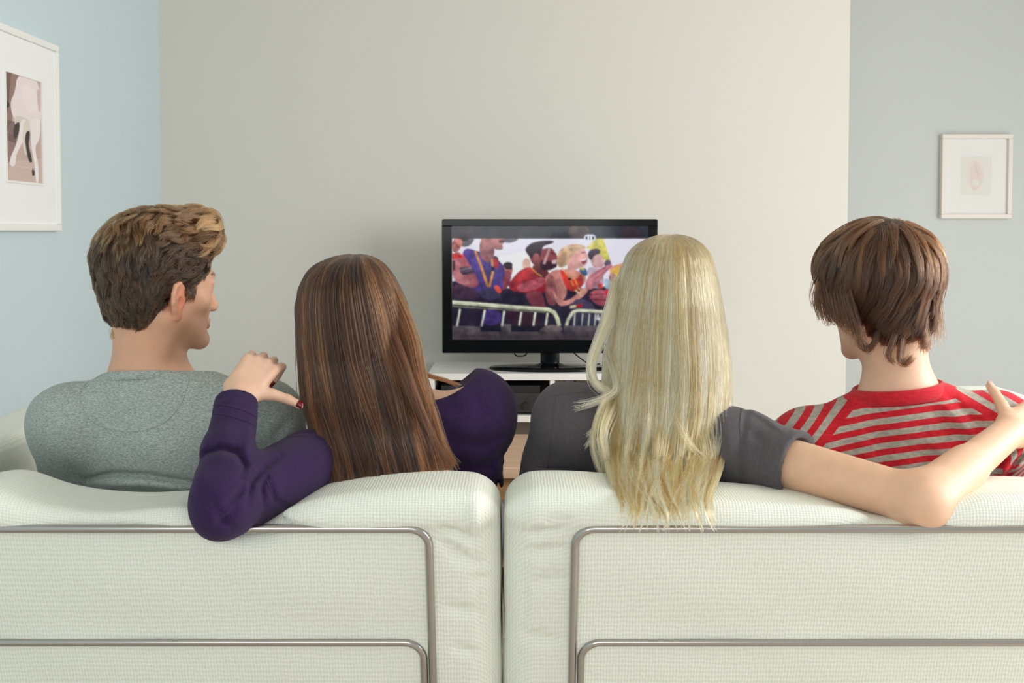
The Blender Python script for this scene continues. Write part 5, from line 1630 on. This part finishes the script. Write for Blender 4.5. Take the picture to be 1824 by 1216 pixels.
# --- man in grey: swept back, short at the nape
def extra_grey(rng, K):
    out, tn = [], []
    for sx in (-1, 1):
        for _ in range(170):                                  # sideburns
            y0, z0 = rng.uniform(.012, .036), rng.uniform(-.020, .0)
            L = rng.uniform(.006, .024)
            x0 = .0745 - .35 * max(y0 - .012, 0)
            a = np.array([sx * x0, y0, z0]); b = a + np.array([sx * -.002, rng.normal(-.004, .002), -L])
            m = (a + b) / 2 + np.array([sx * .0035, 0, 0])
            out.append(catmull([a, m, b], K)); tn.append(rng.uniform(.15, .5))
        for _ in range(340):                                  # eyebrows
            u = rng.uniform(0, 1)
            a = np.array([sx * (.014 + .030 * u), .0955 - .016 * u ** 1.6, .0115 + .004 * u - .003 * u ** 3 + rng.normal(0, .0012)])
            b = a + np.array([sx * .007, -.0022, .0016])
            out.append(catmull([a, (a + b) / 2 + np.array([0, .0010, .0004]), b], K)); tn.append(rng.uniform(.25, .55))
    for pts, n, w in (([(.034, .094, .086), (.048, .083, .092), (.058, .062, .096), (.066, .034, .090)], 260, .009), ([(.040, .088, .078), (.053, .074, .080), (.064, .052, .083), (.074, .025, .076)], 200, .008), ([(.02, .06, .118), (.03, .085, .128), (.03, .10, .118), (.028, .104, .098)], 60, .006), ([(.07, .03, .075), (.078, .04, .066), (.070, .062, .070), (.055, .075, .085)], 40, .003), ([(.078, .0, .06), (.084, .02, .048), (.078, .045, .052), (.065, .066, .066)], 50, .003), ([(-.02, -.075, -.07), (-.024, -.079, -.09), (-.022, -.085, -.104)], 60, .006), ([(.0, .06, .12), (.01, .088, .132), (.012, .102, .122)], 60, .008)):
        for _ in range(n):
            q = np.array(pts) + rng.normal(0, w * .5, 3) + np.linspace(0, 1, len(pts))[:, None] * rng.normal(0, w * .4, 3)
            out.append(catmull(q, K)); tn.append(rng.uniform(.6, 1.0) if n < 100 else rng.uniform(.3, .75))
    return np.array(out), np.array(tn)
def cap_grey(p):
    d = d_ell(p, (0, -.018, .033), (.086, .112, .098))
    d = smin(d, d_ell(p, (.005, .070, .098), (.052, .044, .036)), .035)
    d = smin(d, d_ell(p, (0, -.055, -.045), (.064, .048, .055)), .04)
    lim = np.interp(p[:, 1], [-.2, -.040, -.020, .012, .022, .034, .048, .066, .092, .15], [-.096, -.082, -.016, -.006, -.016, -.014, .006, .040, .066, .070])
    d = smax(d, (lim - p[:, 2]) * .75, .012)
    return d
def flow_grey(p, t, rng):
    top = sstep(.05, .11, p[:, 2]); front = sstep(.02, .07, p[:, 1])
    v = np.stack([.25 * p[:, 0] / .08, -1.0 + 0 * p[:, 0], -.35 + 0 * p[:, 0]], -1)
    back = sstep(-.02, -.09, p[:, 1])
    v[:, 2] -= back * 1.6; v[:, 1] *= (1 - .8 * back)
    v[:, 2] -= sstep(.03, -.05, p[:, 2]) * .9
    v[:, 0] += .25 * np.sin(p[:, 2] * 90 + p[:, 1] * 60)
    return v
HM_GREY = (hair_base_mat('dark_brown_hair_base', srgb(46, 33, 23), srgb(78, 56, 38), (160, 160, 160)),
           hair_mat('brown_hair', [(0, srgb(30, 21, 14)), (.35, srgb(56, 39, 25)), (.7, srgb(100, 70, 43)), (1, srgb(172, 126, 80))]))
short_hair(FIG_G, MAN_G, cap_grey, flow_grey, HM_GREY, 480, 30000,
           lambda g: .030 + .030 * sstep(.03, .10, g[:, 2]) + .012 * sstep(.04, .08, g[:, 1]) - .008 * sstep(0, -.06, g[:, 2]),
           lambda g: .16 + .22 * sstep(.05, .10, g[:, 2]) * sstep(.0, .05, g[:, 1]) * sstep(.1, .06, g[:, 1]), lambda g: .42 + 0 * g[:, 0],
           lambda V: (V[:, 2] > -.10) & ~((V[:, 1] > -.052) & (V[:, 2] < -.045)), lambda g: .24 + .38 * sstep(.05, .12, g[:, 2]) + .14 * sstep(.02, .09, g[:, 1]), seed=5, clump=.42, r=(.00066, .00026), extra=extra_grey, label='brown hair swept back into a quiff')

# --- man in stripes: full, whorl at the crown, curling at the nape
def cap_striped(p):
    d = d_ell(p, (0, -.016, .026), (.0975, .117, .100))
    d = smin(d, d_ell(p, (.002, -.052, -.060), (.060, .050, .052)), .035)
    d = smin(d, d_ell(p, (-.012, .042, .045), (.072, .058, .052)), .03)
    lim = np.interp(p[:, 1], [-.2, -.065, -.03, .0, .03, .06, .10, .16], [-.108, -.104, -.094, -.084, -.060, -.030, .012, .035])
    lim = lim + .012 * np.sin(p[:, 0] * 60 + .5)
    d = smax(d, (lim - p[:, 2]) * .75, .014)
    return d
CROWN = np.array([.004, -.058, .118])
def flow_striped(p, t, rng):
    r = p - CROWN
    v = r / np.maximum(np.linalg.norm(r, axis=1), .02)[:, None]
    nrm_ = p / np.linalg.norm(p, axis=1)[:, None]
    v = v + .45 * np.cross(nrm_, v) * np.exp(-np.linalg.norm(r, axis=1) / .06)[:, None]
    low = sstep(.05, -.06, p[:, 2])
    v[:, 0] += -.75 * low * sstep(.12, -.02, p[:, 0] + 0.02) * (p[:, 1] < .04)
    v[:, 1] += .5 * sstep(.03, -.04, p[:, 0]) * low
    v[:, 2] -= .35
    tuck = sstep(.02, -.07, p[:, 2])[:, None]
    v[:, :2] -= tuck * p[:, :2] / .1 * 1.9
    return v
HM_STR = (hair_base_mat('brown_hair_base', srgb(44, 28, 18), srgb(72, 48, 31), (160, 160, 160)),
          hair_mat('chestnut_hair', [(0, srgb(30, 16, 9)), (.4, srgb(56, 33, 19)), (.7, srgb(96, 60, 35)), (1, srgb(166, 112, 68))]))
def extra_striped(rng, K):
    out, tn = [], []
    # loose curls at the nape and wisps at the temple, in head coordinates
    for pts, n, w in (([(-.02, -.085, -.075), (-.03, -.088, -.105), (-.035, -.088, -.128), (-.028, -.092, -.138), (-.016, -.094, -.128)], 90, .007), ([(-.05, -.06, -.07), (-.062, -.058, -.095), (-.070, -.050, -.108), (-.080, -.042, -.100), (-.082, -.040, -.090)], 80, .006),
                      ([(-.03, -.085, -.07), (-.045, -.082, -.10), (-.052, -.078, -.122), (-.046, -.080, -.133)], 60, .006),
                      ([(-.08, .03, .06), (-.100, .042, .02), (-.108, .046, -.01), (-.102, .048, -.03)], 26, .010), ([(-.08, .045, .03), (-.092, .055, -.005), (-.090, .058, -.03), (-.086, .058, -.048)], 60, .007),
                      ([(.022, -.090, -.07), (.018, -.092, -.100), (.022, -.090, -.114)], 70, .009), ([(.042, -.074, -.07), (.036, -.076, -.098), (.040, -.074, -.110)], 70, .009), ([(.01, -.10, -.07), (.012, -.102, -.1), (.006, -.10, -.114)], 60, .008)):
        for _ in range(n):
            q = np.array(pts) + rng.normal(0, w * .45, 3) + np.linspace(0, 1, len(pts))[:, None] * rng.normal(0, w * .35, 3)
            out.append(catmull(q, K)); tn.append(rng.uniform(.1, .55))
    for _ in range(900):                                       # hair over the ears
        sx = -1 if rng.random() < .5 else 1
        y = rng.uniform(-.045, .038); z = rng.uniform(.0, .05)
        q = np.array([(sx * .092, y + .004, z), (sx * .0985, y + .002, z - .030), (sx * .0965, y - .006, z - .062), (sx * (.086 + rng.normal(0, .003)), y - .012 + rng.normal(0, .006), -.062 + y * .85 + rng.normal(0, .010))])
        out.append(catmull(q + rng.normal(0, .0025, 3), K)); tn.append(rng.uniform(.15, .55))
    return np.array(out), np.array(tn)
short_hair(FIG_S, MAN_S, cap_striped, flow_striped, HM_STR, 460, 22000,
           lambda g: .085 + .02 * sstep(.02, .1, g[:, 2]) - .045 * sstep(.02, -.07, g[:, 2]), lambda g: .12 + 0 * g[:, 0], lambda g: .16 + .22 * sstep(.0, -.07, g[:, 2]),
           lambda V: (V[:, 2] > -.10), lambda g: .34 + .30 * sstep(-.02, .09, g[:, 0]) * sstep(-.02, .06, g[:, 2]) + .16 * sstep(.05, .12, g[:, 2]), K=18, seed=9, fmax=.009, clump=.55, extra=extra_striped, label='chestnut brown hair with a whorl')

# --- long hair: a hanging body of hair given by its outline, height by height
class LongHair:
    def __init__(s, rows):
        rows = np.array(rows, float)                        # row, left, right, distance of the middle, half depth
        top = rows[:, 0]
        s.z, s.c, s.w, s.d, s.h = [], [], [], [], []
        for (v, l, r, dm, hd) in rows:
            a, b = P(l, v, dm), P(r, v, dm)
            s.z.append(a[2]); s.c.append((a[0] + b[0]) / 2); s.w.append((b[0] - a[0]) / 2); s.d.append(dm); s.h.append(hd)
        s.z, s.c, s.w, s.d, s.h = map(np.array, (s.z, s.c, s.w, s.d, s.h))
        seg = np.hypot(np.diff(s.z), np.diff(s.w))
        s.u = np.concatenate([[0], np.cumsum(seg)]); s.len = s.u[-1]; s.u = s.u / s.len
    def row(s, v):
        return lambda u: np.interp(u, s.u, v)
    def at(s, u, th, k):
        f = lambda v: np.interp(u, s.u, v)
        ext = np.maximum(u - 1, 0) * s.len
        sup = 2.35                                           # a little squarer than an ellipse
        cs, sn = np.cos(th), np.sin(th)
        q = (np.abs(cs) ** sup + np.abs(sn) ** sup) ** (-1 / sup)
        return np.stack([f(s.c) + f(s.w) * k * q * cs, f(s.d) + f(s.h) * k * q * sn, f(s.z) - ext + 0 * th], -1)

def long_hair(name, LH, person, mats, nguide, nstrand, seed, tone_fn, span=1.75, K=26, sway=.010, tipcurl=0.0, locks=(), r=(.00055, .00028), part=0.0, label=None, ulo=.80, shell=.90, bet=(2.2, 1.1), gt=.13):
    rng = np.random.default_rng(seed)
    # body of the hair: a shell open to the face
    nu, nt = 40, 40
    uu = np.linspace(0, shell, nu); th = np.linspace(-PI / 2 - span, -PI / 2 + span, nt)
    U, T = np.meshgrid(uu, th, indexing='ij')
    ripple = 1 + .02 * np.sin(T * 17 + 2 * np.sin(U * 5)) + .015 * np.sin(T * 31 + 1)
    A = LH.at(U.ravel(), T.ravel(), .95 * ripple.ravel()); B = LH.at(U.ravel(), T.ravel(), .74 * np.ones(U.size))
    V = np.concatenate([A, B]); n0 = nu * nt
    Fq = []
    for i in range(nu - 1):
        for j in range(nt - 1):
            a = i * nt + j
            Fq.append((a, a + nt, a + nt + 1, a + 1)); Fq.append((n0 + a, n0 + a + 1, n0 + a + nt + 1, n0 + a + nt))
    for i in range(nu - 1):
        a = i * nt; Fq.append((a, n0 + a, n0 + a + nt, a + nt)); b = i * nt + nt - 1; Fq.append((b, b + nt, n0 + b + nt, n0 + b))
    for j in range(nt - 1):
        a = (nu - 1) * nt + j; Fq.append((a, n0 + a, n0 + a + 1, a + 1)); a = j; Fq.append((a, a + 1, n0 + a + 1, n0 + a))
    o = mesh_obj('hair', V, Fq, mats[0], person, smooth=True, label=label)
    # guides
    g_th = -PI / 2 + np.clip(rng.normal(0, .62, nguide), -1, 1) * 0 + rng.uniform(-span, span, nguide) - PI / 2 * 0
    u0 = np.clip(rng.beta(1.1, 5, nguide) * .45, 0, .4)
    lay = rng.uniform(.93, 1.035, nguide)
    u1 = ulo + (1.04 - ulo) * rng.beta(bet[0], bet[1], nguide)
    a1 = rng.normal(0, sway, nguide); p1 = rng.uniform(0, 2 * PI, nguide); a2 = rng.normal(0, sway * .6, nguide)
    drift = rng.normal(0, .05, nguide)
    t = np.linspace(0, 1, K)
    ci = rng.integers(0, nguide, nstrand)
    cu0 = np.clip(u0[ci] + rng.normal(0, .012, nstrand), 0, .45); cu1 = np.minimum(u1[ci] + rng.normal(0, .022, nstrand), 1.07)
    cth = g_th[ci]
    dth = rng.normal(0, .075, nstrand); dk = rng.normal(0, .010, nstrand)
    Ug = cu0[:, None] + (cu1 - cu0)[:, None] * t[None]
    w = t[None] ** 1.5
    TH = cth[:, None] + dth[:, None] * (1 - .25 * t[None] - .60 * t[None] ** 4) + drift[ci][:, None] * w
    KK = lay[ci][:, None] + dk[:, None] + .012 * np.sin(cth[:, None] * 13 + 3) * w
    pts = LH.at(Ug.ravel(), TH.ravel(), KK.ravel()).reshape(nstrand, K, 3)
    swing = (a1[ci][:, None] * np.sin(Ug * 7 + p1[ci][:, None]) + tipcurl * np.sign(a1[ci])[:, None] * np.sin(p1[ci])[:, None] * np.maximum(Ug - .74, 0) ** 2 * 14) * sstep(.30, .9, Ug)
    pts[..., 0] += swing
    pts[..., 1] += a2[ci][:, None] * np.cos(Ug * 6 + p1[ci][:, None]) * sstep(.35, .9, Ug) - .002 * np.abs(a1[ci][:, None]) / sway
    pts += rng.normal(0, .0005, (nstrand, 1, 3)) * t[None, :, None] + rng.normal(0, .00022, (nstrand, K, 3))
    # stray hairs
    st = rng.random(nstrand) < .018
    pts[st] += (rng.normal(0, .008, (st.sum(), 1, 3)) * (t[None, :, None] ** 2))
    tone = np.clip(tone_fn(cth) + rng.normal(0, gt, nguide)[ci] + rng.normal(0, .08, nstrand), 0, 1)
    allp, allt = [pts], [tone]
    for (gp, d0, d1, n, spread, tn) in locks:                # separate locks: outline points of the photograph at distances d0..d1
        gp = np.array(gp, float)
        if gp[0][1] > 700:
            spread = spread * 1.7
        dd = np.linspace(d0, d1, len(gp))
        W = np.array([P(x, y, d) for (x, y), d in zip(gp, dd)])
        base = catmull(W, K)
        off = rng.normal(0, spread, (n, 3)); off[:, 1] *= .6
        base[:, 1] += .035 * (1 - t) ** 2 * (1 - np.clip(t / .35, 0, 1))
        cut = rng.uniform(.80, 1.0, n)
        L = base[None] + off[:, None, :] * (1.15 - .75 * t)[None, :, None] + rng.normal(0, spread * .9, (n, 1, 3)) * (t ** 2)[None, :, None]
        ti = np.clip(t[None] * cut[:, None] * (K - 1), 0, K - 1.001); i0 = ti.astype(int); fr = (ti - i0)[..., None]
        L = np.take_along_axis(L, i0[..., None], 1) * (1 - fr) + np.take_along_axis(L, i0[..., None] + 1, 1) * fr
        allp.append(L); allt.append(np.clip(tn + rng.normal(0, .10, n), 0, 1))
    strands('hair_strands', np.concatenate(allp), np.concatenate(allt), r[0], r[1], mats[1], o)
    return o

# --- brown hair
LH_BROWN = LongHair([(453, 622, 642, 2.42, .008), (455, 606, 655, 2.42, .022), (460, 588, 668, 2.42, .045), (470, 567, 682, 2.42, .070), (486, 551, 695, 2.42, .092), (512, 539, 709, 2.42, .108), (545, 534, 722, 2.42, .116), (590, 535, 733, 2.42, .114),
                     (640, 538, 744, 2.41, .100), (680, 541, 757, 2.39, .085), (720, 546, 768, 2.365, .074), (760, 558, 777, 2.335, .062), (800, 570, 786, 2.315, .050), (845, 582, 796, 2.285, .038)])
HM_BRN = (hair_base_mat('dark_brown_long_hair_base', srgb(36, 24, 18), srgb(58, 40, 30)),
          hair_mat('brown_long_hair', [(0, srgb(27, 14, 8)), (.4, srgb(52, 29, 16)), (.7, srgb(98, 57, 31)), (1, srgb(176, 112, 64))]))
def tone_brown(th):
    x = np.cos(th)
    return .40 - .16 * np.exp(-((x - .35) / .28) ** 2) + .22 * sstep(.55, .9, x) + .10 * np.sin(x * 23) - .04 * (x < 0)
locks_p = [([(700, 560), (730, 620), (752, 662), (790, 676), (820, 686)], 2.36, 2.36, 60, .0022, .7), ([(690, 520), (728, 600), (748, 680), (770, 740), (790, 800), (812, 834)], 2.34, 2.29, 240, .0050, .62), ([(676, 560), (712, 640), (742, 720), (772, 790), (800, 838)], 2.32, 2.28, 220, .0050, .5),
           ([(560, 700), (572, 760), (582, 820), (592, 866)], 2.31, 2.27, 60, .0026, .5), ([(640, 760), (634, 810), (626, 850), (628, 882)], 2.29, 2.25, 26, .002, .4), ([(590, 780), (604, 830), (606, 862)], 2.29, 2.26, 60, .003, .45), ([(700, 780), (690, 820), (680, 858)], 2.29, 2.26, 30, .003, .45),
           ([(720, 600), (735, 650), (760, 720), (766, 800), (776, 838)], 2.33, 2.29, 120, .004, .72)]
long_hair('brown', LH_BROWN, WOM_P, HM_BRN, 420, 17000, 21, tone_brown, sway=.0035, K=24, locks=locks_p, label='long straight brown hair', ulo=.86, gt=.19)

# --- blonde hair
LH_BLOND = LongHair([(418, 1186, 1206, 2.42, .008), (420, 1170, 1220, 2.42, .022), (426, 1152, 1236, 2.42, .046), (437, 1134, 1250, 2.42, .072), (456, 1119, 1262, 2.42, .094), (490, 1106, 1271, 2.42, .110), (540, 1095, 1280, 2.42, .116), (590, 1086, 1288, 2.42, .112),
                     (640, 1082, 1293, 2.41, .100), (690, 1080, 1294, 2.395, .084), (740, 1080, 1290, 2.375, .070), (790, 1086, 1282, 2.345, .056), (825, 1094, 1270, 2.285, .040), (850, 1102, 1260, 2.185, .024), (880, 1120, 1238, 2.10, .018), (905, 1140, 1230, 2.055, .014)])
HM_BLD = (hair_base_mat('dark_blonde_hair_base', srgb(112, 84, 54), srgb(160, 128, 86)),
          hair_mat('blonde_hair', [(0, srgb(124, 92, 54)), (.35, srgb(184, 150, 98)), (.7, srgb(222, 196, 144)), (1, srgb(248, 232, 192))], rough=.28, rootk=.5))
locks_b = [([(1104, 500), (1086, 560), (1066, 610), (1053, 650), (1060, 682), (1090, 705)], 2.36, 2.33, 170, .0045, .7), ([(1086, 640), (1098, 690), (1076, 706), (1048, 716), (1018, 720)], 2.33, 2.31, 16, .0026, .75), ([(1090, 650), (1096, 694), (1062, 716), (1020, 730)], 2.33, 2.31, 22, .0036, .75),
           ([(1088, 690), (1066, 740), (1052, 780), (1040, 800)], 2.32, 2.30, 26, .002, .7), ([(1094, 690), (1066, 740), (1056, 790), (1066, 830), (1082, 856)], 2.31, 2.29, 70, .003, .6), ([(1092, 720), (1072, 770), (1080, 820), (1094, 850)], 2.30, 2.28, 90, .0035, .5),
           ([(1096, 720), (1060, 760), (1044, 776)], 2.32, 2.31, 22, .0016, .8), ([(1130, 770), (1120, 820), (1106, 860), (1112, 884)], 2.29, 2.255, 140, .0045, .45), ([(1150, 780), (1160, 830), (1140, 868), (1118, 886)], 2.29, 2.25, 90, .004, .4),
           ([(1200, 780), (1196, 840), (1186, 880), (1200, 904), (1226, 900)], 2.28, 2.245, 120, .004, .42), ([(1250, 770), (1258, 830), (1240, 880), (1214, 906)], 2.29, 2.245, 130, .0045, .45), ([(1240, 780), (1250, 830), (1244, 870), (1232, 894)], 2.29, 2.25, 90, .004, .5),
           ([(1222, 760), (1210, 830), (1200, 880), (1196, 898)], 2.28, 2.245, 120, .004, .45), ([(1276, 740), (1280, 790), (1262, 840), (1240, 866)], 2.31, 2.27, 120, .004, .6), ([(1200, 740), (1226, 790), (1256, 820), (1268, 850)], 2.285, 2.27, 34, .0030, .5), ([(1180, 770), (1170, 830), (1156, 872)], 2.28, 2.25, 120, .004, .4)]
def tone_blond(th):
    x = np.cos(th)
    return .55 + .14 * np.sin(x * 19 + 1) + .08 * np.sin(x * 41)
long_hair('blonde', LH_BLOND, WOM_B, HM_BLD, 420, 17000, 33, tone_blond, sway=.006, tipcurl=.03, K=26, locks=locks_b, label='long blonde hair', ulo=.70, shell=.76, bet=(1.5, 1.3), gt=.28)
